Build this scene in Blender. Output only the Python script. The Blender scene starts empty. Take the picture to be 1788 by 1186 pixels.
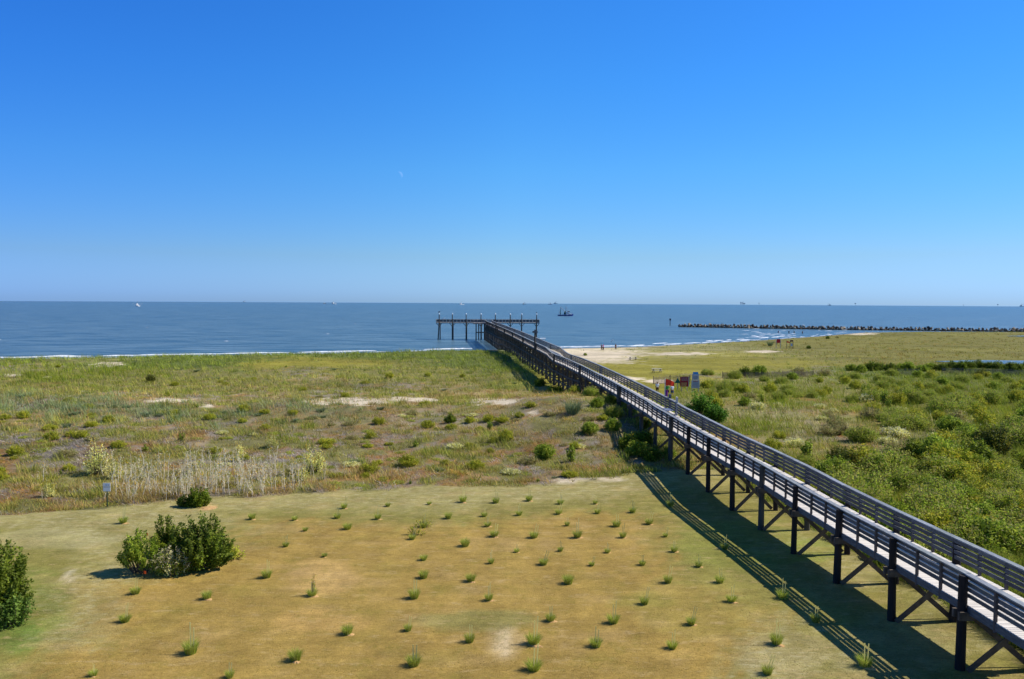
import bpy, bmesh, math, random
import numpy as np
from mathutils import Vector, Matrix

# ------------------------------------------------------------------ camera
F, H = 1376.0, 13.0
W0, H0 = 1788.0, 1186.0
pitch = math.atan(65.9 / F); th = math.atan(9.5 / 1788)
fwd = np.array([0, math.cos(pitch), -math.sin(pitch)])
vv = np.array([0, math.sin(pitch), math.cos(pitch)]); hh = np.array([1., 0, 0])
rt = math.cos(th) * hh + math.sin(th) * vv
up = -math.sin(th) * hh + math.cos(th) * vv
scene = bpy.context.scene
C = scene.collection
cd = bpy.data.cameras.new('camera'); cam = bpy.data.objects.new('camera', cd); C.objects.link(cam)
cd.sensor_width = 36; cd.lens = 36 * F / W0; cd.clip_start = 0.1; cd.clip_end = 80000
cam.matrix_world = Matrix(((rt[0], up[0], -fwd[0], 0), (rt[1], up[1], -fwd[1], 0), (rt[2], up[2], -fwd[2], H), (0, 0, 0, 1)))
scene.camera = cam

# ------------------------------------------------------------------ light
SUN_EL = math.radians(44.5)
SUN_AZ = math.atan2(1.0, 0.15)          # clockwise from +Y
sdir = Vector((math.sin(SUN_AZ) * math.cos(SUN_EL), math.cos(SUN_AZ) * math.cos(SUN_EL), math.sin(SUN_EL)))
ld = bpy.data.lights.new('sun', 'SUN'); ld.energy = 4.9; ld.angle = math.radians(0.5); ld.color = (1.0, 0.95, 0.87)
sun = bpy.data.objects.new('sun', ld); C.objects.link(sun)
sun.rotation_euler = sdir.to_track_quat('Z', 'Y').to_euler()
world = bpy.data.worlds.new('World'); scene.world = world; world.use_nodes = True
wn = world.node_tree; bg = wn.nodes['Background']
sky = wn.nodes.new('ShaderNodeTexSky'); sky.sky_type = 'NISHITA'; sky.sun_disc = False
sky.sun_elevation = SUN_EL; sky.sun_rotation = SUN_AZ
sky.air_density = 1.0; sky.dust_density = 0.3; sky.ozone_density = 3.0
hs = wn.nodes.new('ShaderNodeHueSaturation'); hs.inputs['Saturation'].default_value = 1.25; hs.inputs['Value'].default_value = 1.0
wtc = wn.nodes.new('ShaderNodeTexCoord'); wsx = wn.nodes.new('ShaderNodeSeparateXYZ'); wn.links.new(wtc.outputs['Generated'], wsx.inputs[0])
ramp = wn.nodes.new('ShaderNodeValToRGB'); wn.links.new(wsx.outputs['Z'], ramp.inputs[0])
SKYTINT = [(0.009, (0.624, 1.079, 2.315)), (0.056, (0.708, 1.037, 1.581)), (0.163, (0.66, 1.283, 1.792)), (0.264, (0.588, 1.349, 1.988)), (0.352, (0.569, 1.357, 2.064)), (0.5, (.52, .95, 1.3)), (1.0, (.5, .7, .85))]
cr_ = ramp.color_ramp
for i, (z_, c_) in enumerate(SKYTINT):
    el_ = cr_.elements[i] if i < 2 else cr_.elements.new(z_)
    el_.position = z_; el_.color = (*[q / 4 for q in c_], 1)
wmu = wn.nodes.new('ShaderNodeVectorMath'); wmu.operation = 'MULTIPLY'; wsc = wn.nodes.new('ShaderNodeVectorMath'); wsc.operation = 'SCALE'; wsc.inputs['Scale'].default_value = 4
wn.links.new(sky.outputs[0], hs.inputs['Color']); wn.links.new(hs.outputs[0], wmu.inputs[0]); wn.links.new(ramp.outputs[0], wmu.inputs[1])
rx_ = wn.nodes.new('ShaderNodeValToRGB'); mrx = wn.nodes.new('ShaderNodeMath'); mrx.operation = 'MULTIPLY_ADD'; mrx.inputs[1].default_value = .5; mrx.inputs[2].default_value = .5
wn.links.new(wsx.outputs['X'], mrx.inputs[0]); wn.links.new(mrx.outputs[0], rx_.inputs[0])
e0, e1 = rx_.color_ramp.elements; e0.position = .2; e0.color = (.64, .72, .91, 1); e1.position = .8; e1.color = (.86, .88, .94, 1); e2 = rx_.color_ramp.elements.new(.5); e2.color = (1, 1, 1, 1)
wm2 = wn.nodes.new('ShaderNodeVectorMath'); wm2.operation = 'MULTIPLY'; wn.links.new(wmu.outputs[0], wm2.inputs[0]); wn.links.new(rx_.outputs[0], wm2.inputs[1])
wn.links.new(wm2.outputs[0], wsc.inputs[0]); wn.links.new(wsc.outputs[0], bg.inputs['Color'])
bg.inputs['Strength'].default_value = 0.085
scene.view_settings.view_transform = 'Standard'; scene.view_settings.look = 'None'
scene.view_settings.exposure = 0.15; scene.view_settings.gamma = 1.0
scene.view_settings.use_curve_mapping = False
scene.render.engine = 'CYCLES'
scene.cycles.max_bounces = 5; scene.cycles.diffuse_bounces = 2; scene.cycles.glossy_bounces = 2
scene.cycles.transparent_max_bounces = 6
scene.cycles.caustics_reflective = False; scene.cycles.caustics_refractive = False

# ------------------------------------------------------------------ helpers
def S(r, g, b):
    f = lambda c: ((c / 255 + 0.055) / 1.055) ** 2.4 if c > 10 else c / 255 / 12.92
    return (f(r), f(g), f(b))
def SA(lst): return np.array([S(*c) for c in lst])
rng = np.random.default_rng(7)
random.seed(7)

def vnoise(x, y, seed=0):
    x = np.asarray(x, float); y = np.asarray(y, float)
    xi = np.floor(x).astype(np.int64); yi = np.floor(y).astype(np.int64)
    fx = x - xi; fy = y - yi
    fx = fx * fx * (3 - 2 * fx); fy = fy * fy * (3 - 2 * fy)
    def hsh(a, b):
        n = (a * 374761393 + b * 668265263 + seed * 1442695041) & 0xffffffff
        n = ((n ^ (n >> 13)) * 1274126177) & 0xffffffff
        return ((n ^ (n >> 16)) & 0xffff) / 65535.0
    return (hsh(xi, yi) * (1 - fx) + hsh(xi + 1, yi) * fx) * (1 - fy) + (hsh(xi, yi + 1) * (1 - fx) + hsh(xi + 1, yi + 1) * fx) * fy
def fbm(x, y, seed=0, o=3):
    r = 0; a = 0.5; t = 0
    for i in range(o):
        r = r + a * vnoise(np.asarray(x) * 2 ** i, np.asarray(y) * 2 ** i, seed + i); t += a; a *= 0.55
    return r / t
def sstep(a, b, x):
    t = np.clip((x - a) / (b - a), 0, 1); return t * t * (3 - 2 * t)

# ------------------------------------------------------------------ lie of the land
PA, PB = 18.9, 0.1                       # the pier's left rail runs along x = PA - PB*y
def pier_x(y): return PA - PB * y
SHX = [-900, -300, -117.5, -60, -7, 40, 85, 130, 167.6, 200, 262, 900]
SHY = [-40, 120, 180.4, 203, 229, 249, 288.6, 335, 380, 396, 399, 415]
def shore_y(x): return np.interp(x, SHX, SHY)
CURX = [-900, -60, -46, -32, -25, -22, -17, -12, -7, 0, 4, 7, 9, 12.5, 17, 40]
CURY = [40, 43, 45.5, 46.6, 48.6, 50.5, 51.5, 53, 55, 55, 55.3, 56.3, 57.5, 58.5, 60, 60]
def lawn_amount(x, y):
    e = np.interp(x, CURX, CURY) + (fbm(x * .35, y * .35, 31) - .5) * 2.2
    a = sstep(0.35, -0.35, y - e)
    r = pier_x(y) + 3.3 + (fbm(x * .4, y * .4, 32) - .5) * 1.2
    return a * sstep(.4, -.4, x - r)
def terrain(x, y):
    x = np.asarray(x, float); y = np.asarray(y, float)
    sd = (shore_y(x) - y) * 0.85
    left = np.interp(y, [0, 57, 64, 76, 88, 100, 112, 130, 150, 170, 190], [0, 0, .35, .8, 1.05, .75, .15, .0, .25, .35, .2])
    ridge = 2.2 * np.exp(-((x - 6.5) / 8.5) ** 2 - ((y - 83) / 13.0) ** 2)
    rgt = np.interp(y, [0, 40, 60, 80, 110, 150, 200], [.1, .25, .4, .45, .1, -.2, -.4])
    k = sstep(0, 8, x - pier_x(y) - 2)
    h = left * (1 - k) + rgt * k + ridge
    n = (fbm(x * .09, y * .09, 3) - .5) * 1.1 + (fbm(x * .4, y * .4, 5) - .5) * .35
    flat = sstep(100, 125, y) * k
    lw = np.clip(lawn_amount(x, y), 0, 1)
    h = h + n * (1 - lw) * (1 - .75 * flat)
    h = h * (1 - lw) + ((fbm(x * .1, y * .1, 9) - .5) * .12 + .45 * sstep(50, 60, y) * np.exp(-((x - 12) / 6) ** 2)) * lw
    pond = np.maximum(((x - 127) / 32) ** 2 + ((y - 184) / 9) ** 2, 0)
    h = np.where(flat > .5, h - .35 * sstep(1.25, .75, pond), h)
    beach = -1.05 + 0.05 * sd
    off = np.maximum(-1.05 + 0.03 * sd, -3.2)
    h = np.where(sd < 0, off, np.minimum(h, beach * (1 - sstep(6, 22, sd)) + h * sstep(6, 22, sd)))
    return h

def project(x, y, z):
    dx, dy, dz = x, y, z - H
    xc = dx * rt[0] + dy * rt[1] + dz * rt[2]; yc = dx * up[0] + dy * up[1] + dz * up[2]
    zc = dx * fwd[0] + dy * fwd[1] + dz * fwd[2]; zc = np.maximum(zc, .5)
    return 894 + F * xc / zc, 593 - F * yc / zc
def unproj(px, py, z=None):
    px = np.asarray(px, float); py = np.asarray(py, float)
    d = [fwd[i] + rt[i] * (px - 894) / F - up[i] * (py - 593) / F for i in range(3)]
    zz = np.zeros_like(px) if z is None else z + np.zeros_like(px)
    for i in range(1 if z is not None else 14):
        t = (zz - H) / d[2]; x = t * d[0]; y = t * d[1]
        if z is None:
            nz = terrain(x, y); zz = nz if i < 4 else zz + .5 * (nz - zz)
    return x, y, zz

# what grows where: rows by picture height of the ground, columns every 75 px, read in world space through project()
ROWY = [600, 610, 620, 632, 640, 650, 662, 675, 690, 705, 720, 740, 760, 780, 800, 820, 840, 860, 885, 905, 930, 960, 1000, 1040, 1090, 1180]
ROWS = [
 "GGGGGGGGGGGGGGsqqgMMMMMMM",
 "GGGGGGGGGGGGGssqqqgMMMMMM",
 "GGGGGGGGGGGGGssmqmgMMMMMM",
 "GyqGGGmmmmGGGmsmmmmgMMMMM",
 "bgGGGGmmmggGGmmmmmmmMMMMM",
 "yyyygggbggggGmmmmmgbGGGDD",
 "gygggggtgggggmmmmbygGyGyG",
 "gtgggtgtgbttGmmmyygggyyyG",
 "tgbtbbtbbgtttbtmygyygyyyG",
 "BbBtgttgtttgttbGpgoytgyyG",
 "gBtBgBtBtgtgtggGgpptgyyyy",
 "gtgbtbgtgtbgbtbgoygpogpyy",
 "bgbbtbbygbgtgbgGgogbopGGy",
 "bbbgbtobbobgtbgGgopgobGGG",
 "obbobbbbbogobogGtgogpGyGG",
 "ogbbtbbbbogobgoGotggogyGG",
 "otbbobbtbbogotgtGLggGyGyG",
 "bobttPPPPPPPPPPLLLgGgGyGG",
 "ootPPPLLLLLLLLLLLLLgGgGyG",
 "PPPPPPLTTTTTTTTTLLLLLgGGG",
 "LPPLLLTTTTTTTTTTLLLPLLGGG",
 "LLPPLTTTTTTTTTTTLLLLPPLLG",
 "LLPPTTTTTTTTTTTTLLLLPLPLL",
 "LLPTTTTTTTTTTTTTTLLLLLPLL",
 "LLPTTTTTTTTTTTTTTTPLLLLPL",
 "LLTTTTTTTTTTTTTTTTPPLLLLL"]
assert all(len(r) == 25 for r in ROWS), [(i, len(r)) for i, r in enumerate(ROWS) if len(r) != 25]
GRID = np.array([[ord(c) for c in r] for r in ROWS])
# sand shows through in these strips (picture coordinates of the ground: centre, half size)
SAND = [(620, 701, 80, 6), (735, 699, 26, 4), (690, 697, 30, 5), (362, 709, 12, 4), (190, 636, 28, 4), (1050, 620, 62, 8), (1085, 662, 38, 4), (1150, 666, 26, 3),
        (1190, 618, 50, 2.5), (1330, 614, 30, 2), (930, 722, 9, 3), (1030, 838, 60, 4), (300, 700, 40, 4), (860, 701, 40, 5), (20, 655, 16, 2), (1500, 583, 30, 2)]
def classify(x, y, z, r1, r2):
    px, py = project(x, y, z)
    n1 = fbm(x * .12, y * .12, 51, 2) - .5; n2 = fbm(x * .12, y * .12, 61, 2) - .5
    jx = px + n1 * 150 + (r1 - .5) * 130
    sc = np.clip((py - 560) / 300, .12, 1)
    jy = py + n2 * 60 * sc + (r2 - .5) * 50 * sc * np.where(py > 850, .5, 1)
    ri = np.interp(jy, ROWY, np.arange(len(ROWY)))
    ci = np.clip(np.rint(jx / 75), 0, 24).astype(int)
    cls = GRID[np.clip(np.rint(ri), 0, len(ROWY) - 1).astype(int), ci]
    lw = lawn_amount(x, y)
    isl = (cls == ord('L')) | (cls == ord('T')) | (cls == ord('P'))
    cls = np.where((lw > .5) & ~isl, ord('P'), cls)
    cls = np.where((lw <= .5) & isl, np.where(px > 1200, ord('G'), np.where(r1 > .6, ord('t'), ord('b'))), cls)
    pn = fbm(x * .5, y * .5, 71, 2); lowc = np.isin(cls, [ord(q) for q in 'bto']) & (lw <= .5)
    cls = np.where(lowc & (pn > .6), np.where((y > 88) | (r1 > .85), ord('g'), ord('l')), cls)
    nearc = (y < 96) & (lw <= .5) & (x < pier_x(y)); cls = np.where(nearc & np.isin(cls, [ord('g'), ord('G'), ord('y')]) & (pn < .62), np.where(r2 > .45, ord('l'), np.where(r1 > .5, ord('b'), ord('o'))), cls); cls = np.where(lowc & (pn < .33), np.where(r2 > .5, ord('o'), ord('t')), cls)
    pq = fbm(x * .35, y * .35, 73, 2); cls = np.where(lowc & (pq > .66), np.where(x > pier_x(y), ord('y'), ord('l')), cls)
    cls = np.where(((px - 1138) / 42) ** 2 + ((py - 679) / 15) ** 2 < 1, ord('m'), cls)
    sand = np.zeros_like(x)
    for cx, cy, a, b in SAND:
        q = ((px - cx) / a) ** 2 + ((py - cy) / b) ** 2 + (fbm(x * .8, y * .8, 77, 3) - .5) * 3.0
        sand = np.maximum(sand, sstep(1.25, .75, q))
    sd = (shore_y(x) - y) * .85
    bare = np.interp(x, [-130, -20, 10, 60, 120, 200], [3.5, 5, 6.5, 4.5, 4, 7]) + (fbm(x * .15, y * .15, 44) - .5) * 5
    sand = np.maximum(sand, sstep(1, -1, sd - bare))
    return cls, sand, lw, px, py
GC = dict(l=(124, 118, 74), G=(98, 106, 54), g=(128, 122, 72), m=(138, 130, 52), M=(120, 114, 56), t=(150, 130, 90), b=(138, 128, 116), o=(150, 112, 66),
          B=(120, 118, 88), y=(110, 108, 52), p=(140, 128, 95), s=(208, 192, 160), q=(152, 144, 92), D=(62, 72, 38), w=(150, 140, 115),
          L=(136, 128, 66), T=(160, 133, 68), P=(152, 142, 86))
GCA = np.zeros((128, 3))
for k_, c_ in GC.items(): GCA[ord(k_)] = S(*c_)

def mesh_np(name, co, faces, nper, cols=None):
    me = bpy.data.meshes.new(name)
    nv = len(co); nf = len(faces)
    me.vertices.add(nv); me.vertices.foreach_set('co', np.asarray(co, np.float32).ravel())
    me.loops.add(nf * nper); me.loops.foreach_set('vertex_index', np.asarray(faces, np.int32).ravel())
    me.polygons.add(nf); me.polygons.foreach_set('loop_start', np.arange(0, nf * nper, nper, dtype=np.int32))
    me.update(calc_edges=True)
    if cols is not None:
        at = me.attributes.new('col', 'FLOAT_COLOR', 'POINT')
        c4 = np.ones((nv, 4), np.float32); c4[:, :3] = cols
        at.data.foreach_set('color', c4.ravel())
    return me

# ------------------------------------------------------------------ materials
def newmat(name):
    m = bpy.data.materials.new(name); m.use_nodes = True
    return m, m.node_tree, m.node_tree.nodes['Principled BSDF']
def mat(name, col, rough=.7, var=.25, scale=3.0, bump=0.0, metal=0.0, spec=.3, stretch=(1, 1, 1), attr=False):
    m, nt, p = newmat(name); N = nt.nodes; L = nt.links
    tc = N.new('ShaderNodeTexCoord'); mp = N.new('ShaderNodeMapping'); mp.inputs['Scale'].default_value = stretch
    nz = N.new('ShaderNodeTexNoise'); nz.inputs['Scale'].default_value = scale; nz.inputs['Detail'].default_value = 6
    L.new(tc.outputs['Object'], mp.inputs[0]); L.new(mp.outputs[0], nz.inputs['Vector'])
    mr = N.new('ShaderNodeMapRange'); mr.inputs[1].default_value = .3; mr.inputs[2].default_value = .7
    mr.inputs[3].default_value = 1 - var; mr.inputs[4].default_value = 1 + var
    L.new(nz.outputs[0], mr.inputs[0])
    mx = N.new('ShaderNodeVectorMath'); mx.operation = 'SCALE'; mx.inputs[0].default_value = col
    L.new(mr.outputs[0], mx.inputs['Scale']); L.new(mx.outputs[0], p.inputs['Base Color'])
    if attr:
        at = N.new('ShaderNodeAttribute'); at.attribute_name = 'col'; m2 = N.new('ShaderNodeVectorMath'); m2.operation = 'MULTIPLY'
        L.new(mx.outputs[0], m2.inputs[0]); L.new(at.outputs['Color'], m2.inputs[1]); L.new(m2.outputs[0], p.inputs['Base Color'])
    p.inputs['Roughness'].default_value = rough; p.inputs['Metallic'].default_value = metal
    p.inputs['Specular IOR Level'].default_value = spec
    if bump:
        b = N.new('ShaderNodeBump'); b.inputs['Strength'].default_value = bump; b.inputs['Distance'].default_value = .02
        L.new(nz.outputs[0], b.inputs['Height']); L.new(b.outputs[0], p.inputs['Normal'])
    return m
def leafmat(name, transl=.42, spec=.15, rough=.6, var=.2, nscale=.6):
    m, nt, p = newmat(name); N = nt.nodes; L = nt.links
    at = N.new('ShaderNodeAttribute'); at.attribute_name = 'col'
    ge = N.new('ShaderNodeNewGeometry'); nz = N.new('ShaderNodeTexNoise'); nz.inputs['Scale'].default_value = nscale; nz.inputs['Detail'].default_value = 3
    L.new(ge.outputs['Position'], nz.inputs['Vector'])
    mr = N.new('ShaderNodeMapRange'); mr.inputs[1].default_value = .3; mr.inputs[2].default_value = .7
    mr.inputs[3].default_value = 1 - var; mr.inputs[4].default_value = 1 + var
    L.new(nz.outputs[0], mr.inputs[0])
    sc = N.new('ShaderNodeVectorMath'); sc.operation = 'SCALE'; L.new(at.outputs['Color'], sc.inputs[0]); L.new(mr.outputs[0], sc.inputs['Scale'])
    L.new(sc.outputs[0], p.inputs['Base Color']); p.inputs['Roughness'].default_value = rough; p.inputs['Specular IOR Level'].default_value = spec
    tr = N.new('ShaderNodeBsdfTranslucent'); L.new(sc.outputs[0], tr.inputs['Color'])
    mix = N.new('ShaderNodeMixShader'); mix.inputs[0].default_value = transl
    L.new(p.outputs[0], mix.inputs[1]); L.new(tr.outputs[0], mix.inputs[2]); L.new(mix.outputs[0], N['Material Output'].inputs['Surface'])
    return m
M_leaf = leafmat('leaves'); M_grass = leafmat('grass_blades', .35)
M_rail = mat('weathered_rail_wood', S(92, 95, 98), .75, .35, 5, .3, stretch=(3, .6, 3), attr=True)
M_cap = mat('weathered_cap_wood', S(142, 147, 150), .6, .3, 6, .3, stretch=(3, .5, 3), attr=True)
M_pile = mat('creosoted_pile_wood', S(42, 36, 34), .8, .5, 3, .5, stretch=(1, 1, .3))
M_pilegray = mat('grey_pile_wood', S(78, 74, 68), .8, .4, 3, .5, stretch=(1, 1, .3))
M_post = mat('brown_post_wood', S(92, 84, 80), .8, .3, 4, .3)
M_brace = mat('brown_brace_wood', S(100, 88, 76), .8, .35, 4, .3)
M_headpost = mat('pale_post_wood', S(196, 188, 174), .7, .2, 4)
M_white = mat('white_paint', S(232, 232, 230), .5, .06, 2)
M_black = mat('black_paint', S(25, 25, 28), .6, .2, 2)
M_trunk = mat('shrub_bark', S(92, 80, 66), .9, .3, 6, .3)

m, nt, p = newmat('deck_planks'); N = nt.nodes; L = nt.links
at = N.new('ShaderNodeAttribute'); at.attribute_name = 'col'
tc = N.new('ShaderNodeTexCoord'); nz = N.new('ShaderNodeTexNoise'); nz.inputs['Scale'].default_value = 2.5; nz.inputs['Detail'].default_value = 5
L.new(tc.outputs['Object'], nz.inputs['Vector'])
mr = N.new('ShaderNodeMapRange'); mr.inputs[3].default_value = .8; mr.inputs[4].default_value = 1.1; L.new(nz.outputs[0], mr.inputs[0])
sc = N.new('ShaderNodeVectorMath'); sc.operation = 'SCALE'; L.new(at.outputs['Color'], sc.inputs[0]); L.new(mr.outputs[0], sc.inputs['Scale'])
L.new(sc.outputs[0], p.inputs['Base Color']); p.inputs['Roughness'].default_value = .8
M_deck = m

def ground_mat():
    m, nt, p = newmat('ground'); N = nt.nodes; L = nt.links
    at = N.new('ShaderNodeAttribute'); at.attribute_name = 'col'
    la = N.new('ShaderNodeAttribute'); la.attribute_name = 'lawn'
    ge = N.new('ShaderNodeNewGeometry')
    def noise(sc, det=5, stretch=None, rough=.55):
        n = N.new('ShaderNodeTexNoise'); n.inputs['Scale'].default_value = sc; n.inputs['Detail'].default_value = det; n.inputs['Roughness'].default_value = rough
        if stretch:
            mp = N.new('ShaderNodeMapping'); mp.inputs['Scale'].default_value = stretch; L.new(ge.outputs['Position'], mp.inputs[0]); L.new(mp.outputs[0], n.inputs['Vector'])
        else: L.new(ge.outputs['Position'], n.inputs['Vector'])
        return n.outputs[0]
    def rng_(o, a, b, c, d):
        r = N.new('ShaderNodeMapRange'); r.inputs[1].default_value = a; r.inputs[2].default_value = b; r.inputs[3].default_value = c; r.inputs[4].default_value = d
        L.new(o, r.inputs[0]); return r.outputs[0]
    def mul(a, b):
        q = N.new('ShaderNodeMath'); q.operation = 'MULTIPLY'; L.new(a, q.inputs[0]); L.new(b, q.inputs[1]); return q.outputs[0]
    fine = rng_(noise(5, 8, (.8, 1.5, 1), .85), .35, .65, .7, 1.3)
    mid = rng_(noise(1.1, 5), .3, .7, .86, 1.14)
    streak = rng_(noise(1.0, 5, (.25, 2.2, 1)), .35, .7, .92, 1.12)
    k = mul(mul(fine, mid), streak)
    s1 = N.new('ShaderNodeVectorMath'); s1.operation = 'SCALE'; L.new(at.outputs['Color'], s1.inputs[0]); L.new(k, s1.inputs['Scale'])
    # greener and strawier patches in the turf
    def mixc(fac, a, bcol):
        mx = N.new('ShaderNodeMix'); mx.data_type = 'RGBA'; L.new(fac, mx.inputs[0]); L.new(a, mx.inputs[6]); mx.inputs[7].default_value = (*bcol, 1); return mx.outputs[2]
    g1 = mul(rng_(noise(.7, 8, None, .75), .53, .62, 0, .4), la.outputs['Fac'])
    c = mixc(g1, s1.outputs[0], S(128, 118, 48))
    g2 = mul(rng_(noise(1.3, 8, (.6, 1.6, 1), .8), .55, .62, 0, .5), la.outputs['Fac'])
    c = mixc(g2, c, S(190, 164, 114))
    g3 = mul(rng_(noise(3.5, 6, (1, 2.5, 1), .75), .56, .66, 0, .35), la.outputs['Fac'])
    c = mixc(g3, c, S(186, 160, 106))
    pl = N.new('ShaderNodeAttribute'); pl.attribute_name = 'pale'
    c = mixc(mul(rng_(noise(2.2, 8, (.6, 1.5, 1), .8), .5, .62, 0, .5), pl.outputs['Fac']), c, S(200, 188, 146))
    L.new(c, p.inputs['Base Color'])
    p.inputs['Roughness'].default_value = .95; p.inputs['Specular IOR Level'].default_value = .1
    b = N.new('ShaderNodeBump'); b.inputs['Strength'].default_value = .7; b.inputs['Distance'].default_value = .06
    L.new(noise(14, 6, None, .75), b.inputs['Height']); L.new(b.outputs[0], p.inputs['Normal'])
    return m

def prop(o, label=None, cat=None, group=None, kind=None):
    if label: o['label'] = label
    if cat: o['category'] = cat
    if group: o['group'] = group
    if kind: o['kind'] = kind
    return o
def link(name, me, m, parent=None):
    o = bpy.data.objects.new(name, me); C.objects.link(o)
    if m is not None and len(me.materials) == 0: me.materials.append(m)
    if parent is not None: o.parent = parent
    return o
def empty(name, loc, rz=0, **k):
    o = bpy.data.objects.new(name, None); C.objects.link(o); o.location = loc; o.rotation_euler = (0, 0, rz); o.empty_display_size = .2
    return prop(o, **k)
def copy_thing(src, loc, rz=0, sc=1.0, **k):
    r = src.copy(); C.objects.link(r); r.location = loc; r.rotation_euler = (0, 0, rz); r.scale = (sc, sc, sc) if np.isscalar(sc) else sc
    for ch in src.children:
        c = ch.copy(); C.objects.link(c); c.parent = r
        for g in ch.children:
            d = g.copy(); C.objects.link(d); d.parent = c
    return prop(r, **k)

class MB:
    def __init__(s): s.v = []; s.f = []; s.c = []
    def box(s, c, size, rz=0, col=None):
        x, y, z = c; a, b, d = size[0] / 2, size[1] / 2, size[2] / 2; cs, sn = math.cos(rz), math.sin(rz)
        n = len(s.v)
        for k in (-d, d):
            for (i, j) in ((-a, -b), (a, -b), (a, b), (-a, b)):
                s.v.append((x + i * cs - j * sn, y + i * sn + j * cs, z + k)); s.c.append(col or (1, 1, 1))
        s.f += [(n, n + 3, n + 2, n + 1), (n + 4, n + 5, n + 6, n + 7)] + [(n + i, n + (i + 1) % 4, n + 4 + (i + 1) % 4, n + 4 + i) for i in range(4)]
        return s
    def beam(s, p0, p1, w, h, upv=(0, 0, 1), col=None):
        p0 = Vector(p0); p1 = Vector(p1); d = (p1 - p0).normalized(); u = Vector(upv)
        side = d.cross(u)
        if side.length < 1e-4: side = d.cross(Vector((0, 1, 0)))
        side.normalize(); u2 = side.cross(d).normalized(); n = len(s.v)
        for p in (p0, p1):
            for (i, j) in ((-1, -1), (1, -1), (1, 1), (-1, 1)):
                q = p + side * (i * w / 2) + u2 * (j * h / 2); s.v.append(tuple(q)); s.c.append(col or (1, 1, 1))
        s.f += [(n, n + 1, n + 2, n + 3), (n + 7, n + 6, n + 5, n + 4)] + [(n + i, n + 4 + i, n + 4 + (i + 1) % 4, n + (i + 1) % 4) for i in range(4)]
        return s
    def tube(s, pts, rad, seg=8, cap=True, col=None):
        n0 = len(s.v); pts = [Vector(p) for p in pts]
        if not hasattr(rad, '__len__'): rad = [rad] * len(pts)
        for i, p in enumerate(pts):
            d = (pts[min(i + 1, len(pts) - 1)] - pts[max(i - 1, 0)]).normalized()
            a = d.orthogonal().normalized(); b = d.cross(a)
            if abs(d.z) > .7: a = Vector((1, 0, 0)); a = (a - d * a.dot(d)).normalized(); b = d.cross(a)
            for k in range(seg):
                t = 2 * math.pi * k / seg; s.v.append(tuple(p + (a * math.cos(t) + b * math.sin(t)) * rad[i])); s.c.append(col or (1, 1, 1))
        for i in range(len(pts) - 1):
            for k in range(seg):
                k2 = (k + 1) % seg; s.f.append((n0 + i * seg + k, n0 + i * seg + k2, n0 + (i + 1) * seg + k2, n0 + (i + 1) * seg + k))
        if cap:
            s.f.append(tuple(n0 + k for k in reversed(range(seg)))); s.f.append(tuple(n0 + (len(pts) - 1) * seg + k for k in range(seg)))
        return s
    def prism(s, poly, y0, y1):            # outline in x,z extruded along y
        n = len(s.v); k = len(poly)
        for y in (y0, y1):
            for (x, z) in poly: s.v.append((x, y, z)); s.c.append((1, 1, 1))
        s.f.append(tuple(range(n, n + k))); s.f.append(tuple(reversed(range(n + k, n + 2 * k))))
        for i in range(k): s.f.append((n + i, n + k + i, n + k + (i + 1) % k, n + (i + 1) % k))
        return s
    def build(s, name, m, parent=None, smooth=False, **k):
        me = bpy.data.meshes.new(name); me.from_pydata(s.v, [], s.f)
        at = me.attributes.new('col', 'FLOAT_COLOR', 'POINT'); a = np.ones((len(s.v), 4), np.float32); a[:, :3] = s.c; at.data.foreach_set('color', a.ravel())
        if smooth: me.polygons.foreach_set('use_smooth', [True] * len(me.polygons))
        me.update()
        return prop(link(name, me, m, parent), **k)

# ------------------------------------------------------------------ ground
nr, nc = 640, 620
rows = 15 * (720 / 15) ** (np.arange(nr) / (nr - 1)) - 40
us = np.linspace(-1.35, 1.35, nc)
Yg, Ug = np.meshgrid(rows, us, indexing='ij'); Xg = Ug * (Yg + 40)
Zg = terrain(Xg, Yg)
x, y, z = Xg.ravel(), Yg.ravel(), Zg.ravel()
cols = np.zeros((len(x), 3)); K = 5; pale = np.zeros(len(x))
for i in range(K):
    cl, sand, lw, px, py = classify(x, y, z, rng.random(len(x)) * .8 + .1, rng.random(len(x)) * .8 + .1)
    cols += GCA[cl] / K; pale += (cl == ord('P')) / K
cols = cols * (1 - sand[:, None]) + np.array(S(206, 190, 160)) * sand[:, None]
sd = (shore_y(x) - y) * .85
wet = sstep(7, 2, sd)[:, None]; cols = cols * (1 - wet) + np.array(S(140, 126, 106)) * wet
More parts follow.
